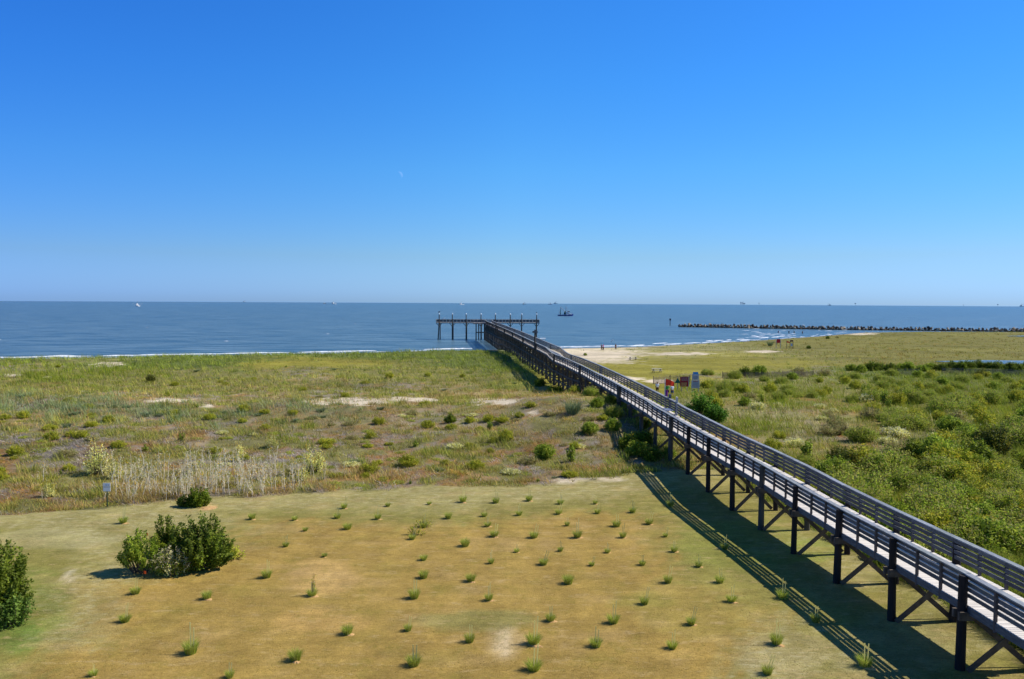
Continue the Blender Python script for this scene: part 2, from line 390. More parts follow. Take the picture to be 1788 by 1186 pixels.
# mown turf, dried patches, bare scrape, path on the left
def blob(cx, cy, a, b, n=.8, sc=.8, e0=1.2, e1=.6):
    q = ((px - cx) / a) ** 2 + ((py - cy) / b) ** 2 + (fbm(x * sc, y * sc, int(cx) % 97, 3) - .5) * n * 2
    return sstep(e0, e1, q)[:, None] * (lw > .5)[:, None]
for cx, cy, a, b, c, k in [(880, 1122, 14, 26, (226, 208, 172), .9), (880, 1120, 36, 34, (196, 170, 122), .6), (565, 1010, 62, 34, (196, 160, 100), .55),
                           (560, 1085, 90, 22, (190, 152, 92), .4), (830, 1085, 120, 20, (128, 132, 78), .55), (1370, 1140, 90, 40, (176, 160, 110), .5),
                           (60, 1050, 70, 60, (116, 130, 54), .5), (28, 1105, 40, 40, (90, 128, 48), .5), (120, 1005, 9, 14, (205, 192, 158), .7), (1120, 1050, 60, 14, (140, 134, 62), .5),
                           (1230, 1060, 120, 60, (150, 140, 70), .4), (700, 1120, 200, 30, (164, 134, 70), .3), (1290, 950, 120, 50, (128, 134, 58), .5),
                           (360, 886, 14, 6, (222, 184, 120), .95), (1560, 1130, 120, 60, (158, 148, 100), .5), (1420, 960, 60, 20, (120, 138, 50), .5),
                           (100, 940, 140, 18, (176, 166, 116), .5), (170, 1060, 60, 60, (160, 140, 84), .4)]:
    w = blob(cx, cy, a, b, .5 if a > 20 else .3) * k
    cols = cols * (1 - w) + np.array(S(*c)) * w
tf = (lw > .3)[:, None]
mott = 1 + .34 * (fbm(x * .45, y * .45, 201, 4) - .5) + .3 * (fbm(x * 1.6, y * 3.2, 202, 3) - .5)
dryp = sstep(.56, .74, fbm(x * .5, y * 1.0, 203, 5))[:, None] * tf * .32
grnp = sstep(.55, .72, fbm(x * .35, y * .6, 205, 5))[:, None] * tf * .25
cols = cols * (1 - dryp) + np.array(S(186, 156, 104)) * dryp; cols = cols * (1 - grnp) + np.array(S(124, 116, 50)) * grnp
rad_ = np.hypot(x + 34, (y - 27) * .8); arcs = 1 + .07 * np.sin(rad_ * 2.4) * sstep(-13, -19, x) * sstep(48, 42, y)
mott = mott * arcs
lanes = 1 + .04 * np.sign(np.sin(x * 2 * math.pi / 3.1 + .6)) * (y < 52)
far_ = 1 + .7 * (fbm(x * .035, y * .14, 211, 3) - .5) + .4 * (fbm(x * .3, y * .6, 212, 3) - .5)
cols = np.where(tf, cols * (mott * lanes)[:, None], cols * far_[:, None])
idx = np.arange(nr * nc).reshape(nr, nc)
fc = np.stack([idx[:-1, :-1], idx[:-1, 1:], idx[1:, 1:], idx[1:, :-1]], -1).reshape(-1, 4)
gm = mesh_np('ground', np.stack([x, y, z], 1), fc, 4, cols)
pa_ = gm.attributes.new('pale', 'FLOAT', 'POINT'); pa_.data.foreach_set('value', pale.astype(np.float32))
la = gm.attributes.new('lawn', 'FLOAT', 'POINT'); la.data.foreach_set('value', lw.astype(np.float32))
gm.polygons.foreach_set('use_smooth', [True] * len(gm.polygons))
prop(link('ground', gm, ground_mat()), kind='structure')

# ------------------------------------------------------------------ sea (follows the earth's curve, so the horizon lies where it does)
RE = 6.371e6
def sea_z(d): return -1.0 - d * d / (2 * RE)
rr = 60 * (26000 / 60) ** (np.arange(260) / 259); aa = np.radians(np.linspace(-62, 62, 220))
R_, A_ = np.meshgrid(rr, aa, indexing='ij'); sx = R_ * np.sin(A_); sy = R_ * np.cos(A_)
ii = np.arange(R_.size).reshape(R_.shape); fc = np.stack([ii[:-1, :-1], ii[1:, :-1], ii[1:, 1:], ii[:-1, 1:]], -1).reshape(-1, 4)[:, ::-1]
me = mesh_np('sea', np.stack([sx.ravel(), sy.ravel(), sea_z(R_.ravel())], 1), fc, 4)
me.polygons.foreach_set('use_smooth', [True] * len(me.polygons))
m, nt, p = newmat('sea_water'); N = nt.nodes; L = nt.links
ge = N.new('ShaderNodeNewGeometry')
def nz_(sc, st, det=4, ro=.55):
    mp = N.new('ShaderNodeMapping'); mp.inputs['Scale'].default_value = st; mp.inputs['Rotation'].default_value = (0, 0, math.radians(-22)); L.new(ge.outputs['Position'], mp.inputs[0])
    n = N.new('ShaderNodeTexNoise'); n.inputs['Scale'].default_value = sc; n.inputs['Detail'].default_value = det; n.inputs['Roughness'].default_value = ro; L.new(mp.outputs[0], n.inputs['Vector']); return n.outputs[0]
cr = N.new('ShaderNodeMix'); cr.data_type = 'RGBA'; cr.inputs[6].default_value = (*S(42, 80, 98), 1); cr.inputs[7].default_value = (*S(114, 138, 144), 1)
mr = N.new('ShaderNodeMapRange'); mr.inputs[1].default_value = .38; mr.inputs[2].default_value = .64
wv = nz_(.35, (.16, 1, 1), 6, .65); L.new(wv, mr.inputs[0]); L.new(mr.outputs[0], cr.inputs[0])
L.new(cr.outputs[2], p.inputs['Base Color']); p.inputs['Roughness'].default_value = .3; p.inputs['Specular IOR Level'].default_value = .35
b1 = N.new('ShaderNodeBump'); b1.inputs['Strength'].default_value = 1.0; b1.inputs['Distance'].default_value = 1.3; L.new(nz_(.5, (.22, 1, 1), 5, .6), b1.inputs['Height'])
b2 = N.new('ShaderNodeBump'); b2.inputs['Strength'].default_value = .8; b2.inputs['Distance'].default_value = .25; L.new(nz_(2.0, (.4, 1, 1), 4), b2.inputs['Height']); L.new(b1.outputs[0], b2.inputs['Normal'])
L.new(b2.outputs[0], p.inputs['Normal'])
M_sea = m
prop(link('sea', me, M_sea), kind='structure')

# marsh ponds: water sheets lying in the hollows
def pond(cx, cy, a, b, zz):
    mb = MB(); n = 40; pts = []
    for k in range(n):
        t = 2 * math.pi * k / n; r = 1 + .12 * math.sin(3 * t + 1) + .08 * math.sin(7 * t)
        pts.append((cx + a * r * math.cos(t), cy + b * r * math.sin(t), zz))
    mb.v = pts; mb.c = [(1, 1, 1)] * n; mb.f = [tuple(range(n))]
    mb.build('pond_water', M_sea, kind='structure')
pz = float(terrain(127., 184.)) + .1
pond(127, 184, 27, 6.5, pz)
q_ = unproj(1790, 588); pond(float(q_[0]) + 22, float(q_[1]), 28, 9, float(terrain(q_[0] + 22, q_[1])) + .12)

# surf: breaking crests along the beach and small whitecaps over the shoal
def surf():
    mb = MB(); R = random.Random(3)
    def crest(x, y, ln, wd, hgt, ang):
        n = max(3, int(ln / 1.2)); n0 = len(mb.v); d = (math.cos(ang), math.sin(ang)); s_ = (-d[1], d[0])
        for i in range(n + 1):
            t = i / n; e = math.sin(math.pi * min(max(t, .02), .98)) ** .4; w = wd * e * R.uniform(.5, 1.2); cx = x + d[0] * ln * (t - .5); cy = y + d[1] * ln * (t - .5) + R.uniform(-.2, .2) * wd
            for k, (o, zz) in enumerate(((-1, 0), (-.3, 1), (.5, .7), (1, 0))):
                mb.v.append((cx + s_[0] * o * w, cy + s_[1] * o * w, -1.02 + hgt * zz * e * R.uniform(.6, 1))); mb.c.append((1, 1, 1))
        for i in range(n):
            for k in range(3):
                a = n0 + i * 4 + k; mb.f.append((a, a + 4, a + 5, a + 1))
    def along(off, x0, x1, dens, ln, wd, hgt):
        xx = x0
        while xx < x1:
            l_ = R.uniform(*ln)
            y0 = float(shore_y(xx - l_ / 2)) + off; y1 = float(shore_y(xx + l_ / 2)) + off
            if R.random() < dens: crest(xx, (y0 + y1) / 2 + R.uniform(-.4, .4), l_, R.uniform(*wd), hgt, math.atan2(y1 - y0, l_))
            xx += l_ * .8
    along(9, -160, -12, .97, (9, 22), (.7, 1.3), .28); along(3, -160, -20, .7, (5, 14), (.3, .7), .12); along(14, -150, -60, .25, (4, 10), (.3, .6), .2)
    along(7, 0, 45, .85, (5, 14), (.5, 1.0), .22); along(5, 40, 100, .8, (5, 12), (.4, .9), .2); along(12, 45, 110, .45, (3, 9), (.3, .7), .2)
    along(2.5, 20, 150, .5, (3, 9), (.3, .5), .1)
    for _ in range(90):
        px_, py_ = R.uniform(1300, 1510), R.triangular(573, 603, 590)
        X, Y, _z = unproj(px_, py_, -1.0)
        if Y > shore_y(X) + 2: crest(float(X), float(Y), R.uniform(1.2, 4.5), R.uniform(.2, .45), .15, R.uniform(-.05, .3))
    for _ in range(12):
        px_, py_ = R.uniform(0, 1788), R.uniform(545, 600)
        X, Y, _z = unproj(px_, py_, -1.0)
        if Y > shore_y(X) + 20: crest(float(X), float(Y), R.uniform(.8, 1.8), R.uniform(.2, .4), .15, .1)
    mb.build('surf_foam', mat('foam', S(228, 232, 236), .8, .1, 1.5), kind='stuff', label='white surf breaking along the beach and over the shoal', cat='surf')
surf()

# ------------------------------------------------------------------ the pier
CZ_Y = [-10, 24.8, 27.4, 31.7, 36.1, 40.3, 44.8, 49, 53.5, 57.7, 62.3, 67, 69.1, 80, 83.5, 91.5, 100.3, 112.8, 122.7, 126.0, 131.5, 144.7, 193.3, 234.4, 270, 281.4, 287]
CZ_Z = [3.0, 3.37, 3.46, 3.49, 3.51, 3.59, 3.76, 3.83, 3.85, 3.92, 4.04, 4.15, 4.30, 4.60, 4.67, 4.82, 4.95, 5.0, 4.88, 4.95, 5.38, 5.47, 5.86, 6.02, 6.04, 6.10, 6.45]
def capz(y): return float(np.interp(y, CZ_Y, CZ_Z))
RH = 1.08
PW = 2.45
pier = empty('fishing_pier', (15, 30, 0), label='long grey timber fishing pier on dark piles running from the lawn out over the sea', cat='pier')
def P(mb, name, m, parent=pier, **k):
    o = mb.build(name, m, parent, **k)
    o.matrix_parent_inverse = Matrix.Translation(-Vector(pier.location)) if parent is pier else Matrix.Identity(4)
    return o
SP = 4.31
bents = [27.45 + SP * k for k in range(-8, 61)]
order = sorted(range(len(bents)), key=lambda i: abs(bents[i] - 40))
near = set(i for i in range(len(bents)) if bents[i] > 14); near = set(sorted(near)[:50])
Rp = random.Random(5)
rest = MB()
END_Y = 287.0
for i, yb in enumerate(bents):
    if yb > END_Y: break
    xb = pier_x(yb); zc = capz(yb); zd = zc - RH
    for side in (0, 1):
        xx = xb + side * PW + (-.10 if side == 0 else .10) + Rp.uniform(-.04, .04); zg = float(terrain(xx, yb)) - .4
        top = zc - (.04 if side == 0 else .06) if yb < 62 else zd - .12
        if yb >= 62 and i % 5 == 0: top = zc - .04
        mb = MB() if i in near else rest
        r = Rp.uniform(.14, .17) if yb < 60 else Rp.uniform(.15, .19)
        lean = Rp.uniform(-.06, .06)
        mb.tube([(xx + lean, yb, zg), (xx + lean * .5, yb, (zg + top) / 2), (xx, yb, top)], [r * 1.1, r, r * .94], 10)
        if i in near: P(mb, 'pile', M_pile if (yb < 60 and i % 5 != 2) else M_pilegray)
    cb = MB()
    for s_ in (-.19, .19): cb.box((xb + PW / 2, yb + s_, zd - .36), (PW + .75, .1, .3), math.atan(PB) * -0)
    if yb > 95:
        for hz in (.38, .7):
            zg = float(terrain(xb + 1, yb)); zz = zd + (max(zg, -1) - zd) * hz
            cb.box((xb + PW / 2, yb + .2, zz), (PW + .5, .08, .2))
    P(cb, 'cap_beam', M_brace)
    br = MB(); zg0 = max(float(terrain(xb, yb)), -.9) + .04
    if zd - zg0 > 1.2:
        br.beam((xb - .02, yb - .24, zg0), (xb + PW + .02, yb - .24, zd - .2), .2, .05, (0, 1, 0))
        br.beam((xb - .02, yb + .24, zd - .2), (xb + PW + .02, yb + .24, zg0), .2, .05, (0, 1, 0))
        P(br, 'cross_brace', M_brace)
P(rest, 'pile', M_pilegray, kind='stuff')
# lengthwise girts that stiffen the tall trestle far out
g = MB()
yy = 100
while yy < 282:
    for sx_ in (-.22, PW + .22):
        for hz in (.38, .7):
            za, zb = [(capz(q) - RH) + (max(float(terrain(pier_x(q), q)), -1) - (capz(q) - RH)) * hz for q in (yy, yy + SP)]
            g.beam((pier_x(yy) + sx_, yy, za), (pier_x(yy + SP) + sx_, yy + SP, zb), .06, .2)
        zt, zb2 = capz(yy) - RH - .5, max(float(terrain(pier_x(yy), yy + SP)), -.9) + .3
        if int(yy / SP) % 2: g.beam((pier_x(yy) + sx_, yy, zt), (pier_x(yy + SP) + sx_, yy + SP, zb2), .05, .16)
    yy += SP
P(g, 'girt', M_pilegray)
# deck planks
dk = MB(); y = -8.0
while y < END_Y:
    xm = pier_x(y) + PW / 2; zd = capz(y + .07) - RH; b = Rp.uniform(.86, 1.08); cc = tuple(np.array(S(228, 219, 206)) * b)
    dk.box((xm, y + .07, zd - .02 + Rp.uniform(-.004, .004)), (PW + .02, .135, .04), 0, cc); y += .14
P(dk, 'deck', M_deck)
ny = [-8.0] + [b for b in np.arange(27.45 - SP * 8, END_Y, SP / 3) if b > -8] + [END_Y]
for off, nm in ((.0, 'stringer'), (PW / 2, 'stringer'), (PW, 'stringer')):
    st = MB()
    for a_, b_ in zip(ny[:-1], ny[1:]):
        st.beam((pier_x(a_) + off, a_, capz(a_) - RH - .17), (pier_x(b_) + off, b_, capz(b_) - RH - .17), .08, .26)
    P(st, nm, M_rail)
for side in (0, 1):
    rail = MB(); gv = lambda lo=.72, hi=1.25: (lambda q: (q, q * Rp.uniform(.96, 1.0), q * Rp.uniform(.9, 1.0)))(Rp.uniform(lo, hi))
    sgn = 1 if side == 0 else -1
    xo = side * PW
    for a_, b_ in zip(ny[:-1], ny[1:]):
        j0, j1 = Rp.uniform(-.006, .006), Rp.uniform(-.006, .006)
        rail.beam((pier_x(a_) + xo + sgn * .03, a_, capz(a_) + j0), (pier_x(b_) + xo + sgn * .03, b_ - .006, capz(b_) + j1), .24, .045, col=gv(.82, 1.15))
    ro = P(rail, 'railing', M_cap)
    if True:
        for k in range(4):
            bd = MB()
            for a_, b_ in zip(ny[:-1], ny[1:]):
                h_ = -.13 - k * .215; j = Rp.uniform(-.008, .008)
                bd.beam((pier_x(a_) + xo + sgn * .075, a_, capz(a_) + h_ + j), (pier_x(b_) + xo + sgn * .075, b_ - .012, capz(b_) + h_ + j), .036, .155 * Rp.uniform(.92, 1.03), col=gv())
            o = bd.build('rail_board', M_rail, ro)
        far = MB(); cnt = 0
        for b_ in np.arange(27.45 - SP * 8, END_Y, SP / 3):
            isb = abs(((b_ - 27.45) / SP) - round((b_ - 27.45) / SP)) < .05
            if isb and b_ < 60: continue
            near_ = 15 < b_ and cnt < 50
            mb = MB() if near_ else far
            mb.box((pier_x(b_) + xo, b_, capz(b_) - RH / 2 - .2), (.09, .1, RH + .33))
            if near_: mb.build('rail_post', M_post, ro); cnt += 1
        far.build('rail_post', M_post, ro, kind='stuff')
# gate with wide boards and a pale landing on the right rail
yg = 69.5; xg = pier_x(yg) + PW
P(MB().box((xg + .05, yg - .9, capz(yg) - .35), (.1, .55, 1.6)), 'gate_panel', M_headpost)
P(MB().box((xg - .05, yg + 1.6, capz(yg) - .35), (.12, .6, 1.5)), 'gate_panel', M_rail)
P(MB().box((xg - .45, yg + .4, capz(yg) - RH + .25), (.7, 1.5, .06)).box((xg - .7, yg + .4, capz(yg) - RH + .1), (.06, 1.3, .25)), 'bench_seat', M_deck)
# fish-cleaning shelf on the right rail, lamp post on the left
ys = 156.; P(MB().box((pier_x(ys) + PW + .35, ys, capz(ys) + .22), (1.1, 1.2, .07)).box((pier_x(ys) + PW + .7, ys, capz(ys) - .25), (.1, .9, .9)), 'cleaning_shelf', M_deck)
yl = 144.; xl = pier_x(yl) - .3
lp = P(MB().tube([(xl, yl, capz(yl) - 1.6), (xl, yl, capz(yl) + 2.1)], [.17, .14], 10), 'lamp_post', M_pilegray)
MB().box((xl, yl, capz(yl) + 2.05), (.95, .5, .34)).box((xl, yl, capz(yl) + 2.34), (.3, .3, .25)).build('lamp_head', M_rail, lp)
yl = 234.; P(MB().tube([(pier_x(yl) - .25, yl, capz(yl) - 1.5), (pier_x(yl) - .25, yl, capz(yl) + .75)], .18, 10), 'lamp_post', M_pilegray)
# the head of the pier
hx0, hx1, HB = -27.8, 10.1, .1
def head_y(x): return 291 + .1 * x
hz = 6.42; HW = 3.2
hd = MB(); x = hx0
while x < hx1:
    b = Rp.uniform(.86, 1.08); hd.box((x + .07, head_y(x) + HW / 2, hz - RH - .02), (.135, HW, .04), math.atan(.1), tuple(np.array(S(200, 194, 188)) * b)); x += .14
P(hd, 'head_deck', M_deck)
stg = MB()
for o_ in (0, HW / 2, HW): stg.beam((hx0, head_y(hx0) + o_, hz - RH - .19), (hx1, head_y(hx1) + o_, hz - RH - .19), .1, .3)
P(stg, 'stringer', M_rail)
for o_ in (-.05, HW + .05):
    sgn = 1 if o_ < 0 else -1; open_x = (pier_x(289) - .2, pier_x(289) + PW + .2)
    segs = [(hx0, open_x[0]), (open_x[1], hx1)] if o_ < 0 else [(hx0, hx1)]
    rm = MB()
    for a_, b_ in segs: rm.beam((a_, head_y(a_) + o_, hz), (b_, head_y(b_) + o_, hz), .26, .07)
    if o_ < 0:
        for xx in (hx0, hx1): rm.beam((xx, head_y(xx), hz), (xx, head_y(xx) + HW, hz), .26, .07)
    ro = P(rm, 'railing', M_headpost)
    for k in range(4):
        bd = MB()
        for a_, b_ in segs: bd.beam((a_, head_y(a_) + o_ + sgn * .05, hz - .2 - k * .23), (b_, head_y(b_) + o_ + sgn * .05, hz - .2 - k * .23), .04, .16)
        if o_ < 0:
            for xx in (hx0, hx1): bd.beam((xx, head_y(xx), hz - .2 - k * .23), (xx, head_y(xx) + HW, hz - .2 - k * .23), .04, .16)
        bd.build('rail_board', M_rail, ro)
    for a_, b_ in segs:
        n_ = max(2, int(round((b_ - a_) / 1.24)))
        for k in range(n_ + 1):
            xx = a_ + (b_ - a_) * k / n_; MB().box((xx, head_y(xx) + o_, hz - RH / 2 - .05), (.22, .1, RH + .1)).build('rail_post', M_headpost, ro)
for X in (-26.65, -21.87, -16.86, -11.42, -6.17, -.68, 3.55, 9.07):
    yb = head_y(X) - .28
    pl = P(MB().tube([(X - (.5 if X < -25 else 0), yb, -3.2), (X, yb, hz - .5), (X, yb, 8.35)], [.24, .2, .15], 12), 'tall_pile', M_pilegray)
    MB().tube([(X, yb, 8.3), (X, yb, 8.55), (X, yb, 8.8)], [.26, .2, .04], 12).build('pile_cap', M_white, pl)
    P(MB().tube([(X, head_y(X) + HW + .2, -3.2), (X, head_y(X) + HW + .2, hz - RH - .2)], .2, 10), 'pile', M_pile)
    kb = MB().box((X, head_y(X) + HW / 2, hz - RH - .5), (.3, HW + .7, .32))
    for s_ in (-1, 1): kb.beam((X, yb, hz - RH - 1.5), (X + s_ * 1.0, yb + .2, hz - RH - .38), .12, .16)
    P(kb, 'knee_brace', M_pile)
# landing beside the junction
lx0, lx1, ly0, ly1 = -14.2, -9.3, 284.5, 289.2
ln = MB()
x = lx0
while x < lx1 - .1: ln.box((x + .07, (ly0 + ly1) / 2, hz - RH - .06), (.135, ly1 - ly0, .04), 0, S(190, 184, 178)); x += .14
P(ln, 'landing_deck', M_deck)
lr = MB(); lb = [(lx0, ly0), (lx1, ly0)]
for k in range(5):
    h_ = hz - .1 - k * .21
    lr.beam((lx0, ly0, h_), (lx1, ly0, h_), .05, .14 if k else .06); lr.beam((lx0, ly0, h_), (lx0, ly1, h_), .05, .14 if k else .06)
P(lr, 'landing_railing', M_rail)
P(MB().beam((lx0, ly0, hz - RH - .25), (lx1, ly0, hz - RH - .25), .1, .35).beam((lx0, ly1, hz - RH - .25), (lx1, ly1, hz - RH - .25), .1, .35), 'stringer', M_rail)
for (a_, b_) in ((-13, 284.8), (-12.2, 288.4), (-10.0, 284.8)):
    P(MB().tube([(a_, b_, -3), (a_, b_, hz - RH - .2)], .2, 10), 'pile', M_pile)
P(MB().beam((-13, 284.6, 1.8), (-9.8, 284.6, 1.8), .1, .22).beam((-13, 288.6, 1.8), (-9.8, 288.6, 1.8), .1, .22), 'girt', M_brace)
P(MB().box((-6.6, head_y(-6.6) + 2.4, hz - RH + .55), (2.2, .6, .1)).box((-6.6, head_y(-6.6) + 2.4, hz - RH + .3), (.12, .3, .55)), 'bench_seat', mat('red_brown_bench', S(120, 70, 55), .7))

# ------------------------------------------------------------------ leaves, blades and shrubs
def blades(pos, h, w, lean, ang, az, cols, two=False, tipcol=None):
    """one blade per row: pos (n,3), height, width, lean length, direction of lean, azimuth of the flat side"""
    n = len(pos); bx = np.cos(az) * w / 2; by = np.sin(az) * w / 2
    tx = np.cos(ang) * lean; ty = np.sin(ang) * lean
    c = np.stack([bx, by, np.zeros(n)], 1); p0 = pos - c; p1 = pos + c
    tip = pos + np.stack([tx, ty, h], 1)
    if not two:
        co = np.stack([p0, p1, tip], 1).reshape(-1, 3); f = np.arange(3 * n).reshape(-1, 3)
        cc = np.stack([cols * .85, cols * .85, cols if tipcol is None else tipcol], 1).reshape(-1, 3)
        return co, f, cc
    mid = pos + np.stack([tx * .3, ty * .3, h * .6], 1); m0 = mid - c * .8; m1 = mid + c * .8
    co = np.stack([p0, p1, m0, m1, tip], 1).reshape(-1, 3)
    b = np.arange(n)[:, None] * 5
    f = np.concatenate([b + np.array([0, 1, 3]), b + np.array([0, 3, 2]), b + np.array([2, 3, 4])], 0)
    cc = np.repeat(cols[:, None, :], 5, 1); 
    if tipcol is not None: cc = cc.copy(); cc[:, 4] = tipcol
    return co, f, cc.reshape(-1, 3)
def leaves(ctr, size, cols, r, flat=.5, aspect=.5):
    n = len(ctr); nrm = r.normal(size=(n, 3)); nrm[:, 2] += flat * 1.5; nrm /= np.linalg.norm(nrm, axis=1)[:, None]
    a = np.cross(nrm, r.normal(size=(n, 3))); a /= np.linalg.norm(a, axis=1)[:, None]; b = np.cross(nrm, a)
    s = size[:, None] if np.ndim(size) else size
    co = np.stack([ctr - a * s * .5, ctr + b * s * .5 * aspect + a * s * .05, ctr + a * s * .5, ctr - b * s * .5 * aspect + a * s * .05], 1).reshape(-1, 3)
    return co, np.arange(4 * n).reshape(-1, 4), np.repeat(cols, 4, 0)
LG_ = np.array([1.75, 1.75, 1.15])
def shrub_mesh(seed, w, d, h, nst, per, size, cols, sigma=.12, t0=.35, flat=.6, tipcols=None, tipfrac=0., splay=1.0, spike=.25, aspect=.55, stemr=.02, lowbase=.0, stemcol=None):
    r = np.random.default_rng(seed)
    u = r.random(nst); az = r.random(nst) * 2 * math.pi
    el = np.sqrt(u)                        # 0 centre, 1 outside
    tipx = np.cos(az) * el * w / 2 * splay; tipy = np.sin(az) * el * d / 2 * splay
    tipz = h * np.sqrt(np.maximum(1 - (el * .93) ** 2.2, .04)) * (1 - spike * r.random(nst))
    tipz = np.maximum(tipz, h * lowbase)
    bx = tipx * .18 + r.normal(size=nst) * w * .02; by = tipy * .18 + r.normal(size=nst) * d * .02
    t = t0 + (1 - t0) * r.random((nst, per)) ** .8
    X = bx[:, None] + (tipx - bx)[:, None] * t ** .8; Y = by[:, None] + (tipy - by)[:, None] * t ** .8; Z = tipz[:, None] * t ** 1.15
    ctr = np.stack([X, Y, Z], 2).reshape(-1, 3) + r.normal(size=(nst * per, 3)) * sigma * (1.15 - .7 * t.reshape(-1, 1))
    ctr[:, 2] = np.maximum(ctr[:, 2], .03)
    ca = SA(cols); ci = r.integers(0, len(ca), nst)
    c = LG_ * np.repeat(ca[ci], per, 0) * (0.8 + .4 * r.random((nst * per, 1)))
    if tipcols is not None:
        tc_ = SA(tipcols); k = (t.reshape(-1) > .86) & (r.random(nst * per) < tipfrac)
        c[k] = tc_[r.integers(0, len(tc_), k.sum())]
    co, f, cc = leaves(ctr, size * (.7 + .6 * r.random(nst * per)), c, r, flat, aspect)
    fol = mesh_np('foliage', co, f, 4, cc)
    mb = MB()
    for i in range(0, nst, max(1, nst // 28)):
        pts = []
        for q in (0, .4, .75, 1): pts.append((bx[i] + (tipx[i] - bx[i]) * q ** .8, by[i] + (tipy[i] - by[i]) * q ** .8, tipz[i] * q ** 1.15 - (.15 if q == 0 else 0)))
        mb.tube(pts, [stemr, stemr * .8, stemr * .5, stemr * .2], 5, False)
    st = bpy.data.meshes.new('stem'); st.from_pydata(mb.v, [], mb.f); st.update()
    fol.materials.append(M_leaf); st.materials.append(M_trunk if stemcol is None else stemcol)
    return fol, st
def shrub(name, loc, meshes, rz=0, sc=1.0, parts=('foliage', 'stem'), **k):
    e = empty(name, loc, rz, **k); e.scale = (sc, sc, sc) if np.isscalar(sc) else sc
    for pn, me in zip(parts, meshes): link(pn, me, None, e)
    return e
def at_px(px_, py_):
    a = unproj(px_, py_); return (float(a[0]), float(a[1]), float(a[2]) - .03)

GR1 = [(72, 84, 28), (90, 104, 34), (58, 72, 24), (108, 118, 42), (82, 94, 32)]
GR2 = [(104, 120, 42), (120, 134, 50), (90, 106, 36), (138, 146, 64)]
DRY = [(132, 120, 92), (150, 138, 110), (112, 104, 76), (124, 126, 84)]
PALE = [(168, 166, 118), (190, 186, 146), (140, 142, 92), (206, 200, 160)]
YEL = [(132, 138, 44), (146, 148, 54), (114, 124, 40), (158, 154, 66)]
OLV = [(78, 84, 34), (92, 94, 40), (66, 74, 30), (104, 100, 46)]

# lawn shrubs
x0 = at_px(350, 992)
shrub('dense_shrub', x0, shrub_mesh(11, 3.5, 2.7, 2.8, 150, 120, .13, GR1 + [(116, 130, 50)], .1, .25, .7, spike=.55, lowbase=.1, tipcols=[(128, 138, 58), (112, 126, 48)], tipfrac=.6), label='largest dark green bush on the lawn at the right end of the bush cluster', cat='bush')
shrub('dense_shrub', at_px(292, 968), shrub_mesh(12, 1.8, 1.5, 2.2, 44, 80, .12, GR1, .09, .35, spike=.55), label='dark upright bush at the back middle of the lawn bush cluster', cat='bush')
shrub('stemmy_shrub', at_px(246, 1000), shrub_mesh(13, 2.1, 1.7, 2.3, 70, 80, .11, GR2, .1, .55, spike=.4, stemr=.028), label='light green bush with bare lower stems at the left end of the bush cluster', cat='bush')
shrub('flowering_shrub', at_px(297, 1004), shrub_mesh(14, 2.0, 1.1, 1.5, 70, 60, .09, GR2 + [(150, 146, 96), (206, 198, 158), (212, 206, 172)], .12, .2, tipcols=[(210, 200, 160), (196, 184, 140)], tipfrac=.85, spike=.5), label='low bush with pale flower heads between the dark and light green lawn bushes', cat='bush')
shrub('wispy_plant', at_px(402, 976), shrub_mesh(15, 1.5, 1.2, .8, 40, 26, .09, YEL, .1, .3), label='airy yellow-green weed at the right foot of the largest lawn bush', cat='weed')
shrub('cedar_shrub', at_px(-16, 1086), shrub_mesh(16, 3.0, 2.9, 4.1, 170, 130, .13, GR1, .11, .15, spike=.5, lowbase=.08, tipcols=[(120, 132, 52)], tipfrac=.5), label='tall dark green bush cut by the left edge of the view', cat='bush')
shrub('cedar_shrub', at_px(22, 1092), shrub_mesh(17, 1.6, 1.6, 1.5, 60, 60, .12, [(84, 104, 50), (98, 118, 62), (70, 92, 38)], .12, .15), label='low bluish green bush under the tall bush at the left edge', cat='bush')
shrub('cedar_shrub', at_px(347, 884), shrub_mesh(18, 1.45, 1.3, 1.45, 60, 60, .12, [(88, 104, 30), (104, 118, 36), (70, 88, 28)], .12, .2, spike=.5), label='small olive green bush at the back edge of the lawn beside a straw-coloured patch', cat='bush')
shrub('cedar_shrub', at_px(325, 884), shrub_mesh(19, 1.1, 1.0, .8, 36, 40, .12, [(64, 80, 26), (80, 96, 32)], .1, .2), label='low dark bush touching the small olive bush at the lawn edge', cat='bush')

# tree by the pier
def small_tree(loc, w, h, seed, cols, **k):
    e = empty('small_tree', loc, 0, **k); r = np.random.default_rng(seed); mb = MB(); ctr = []; tipsl = []
    mb.tube([(0, 0, -.3), (.05, 0, h * .22), (0, .05, h * .45)], [.11, .09, .06], 8)
    for i in range(34):
        z0 = h * r.uniform(.08, .5); a = r.random() * 6.283; q = r.random(); el = math.sqrt(q)
        zt = h * (.2 + .8 * math.sqrt(max(1 - el ** 2, 0)) * r.uniform(.45, 1.05)); tp = np.array([math.cos(a) * w / 2 * el, math.sin(a) * w / 2 * el, zt])
        b0 = np.array([0, 0, z0]); md = (b0 + tp) / 2 + np.array([0, 0, -.1]); mb.tube([tuple(b0), tuple(md), tuple(tp)], [.04, .025, .01], 5, False)
        for t in r.uniform(.45, 1.05, 130): tipsl.append(b0 + (tp - b0) * t + r.normal(size=3) * .15)
    ctr = np.array(tipsl); ca = SA(cols); c = 1.3 * ca[r.integers(0, len(ca), len(ctr))] * (.7 + .6 * r.random((len(ctr), 1)))
    ctr[:, 2] = np.maximum(ctr[:, 2], .1)
    co, f, cc = leaves(ctr, .2 * (.7 + .6 * r.random(len(ctr))), c, r, .7, .55)
    me = mesh_np('crown', co, f, 4, cc); me.materials.append(M_leaf); link('crown', me, None, e); mb.build('trunk', M_trunk, e); return e
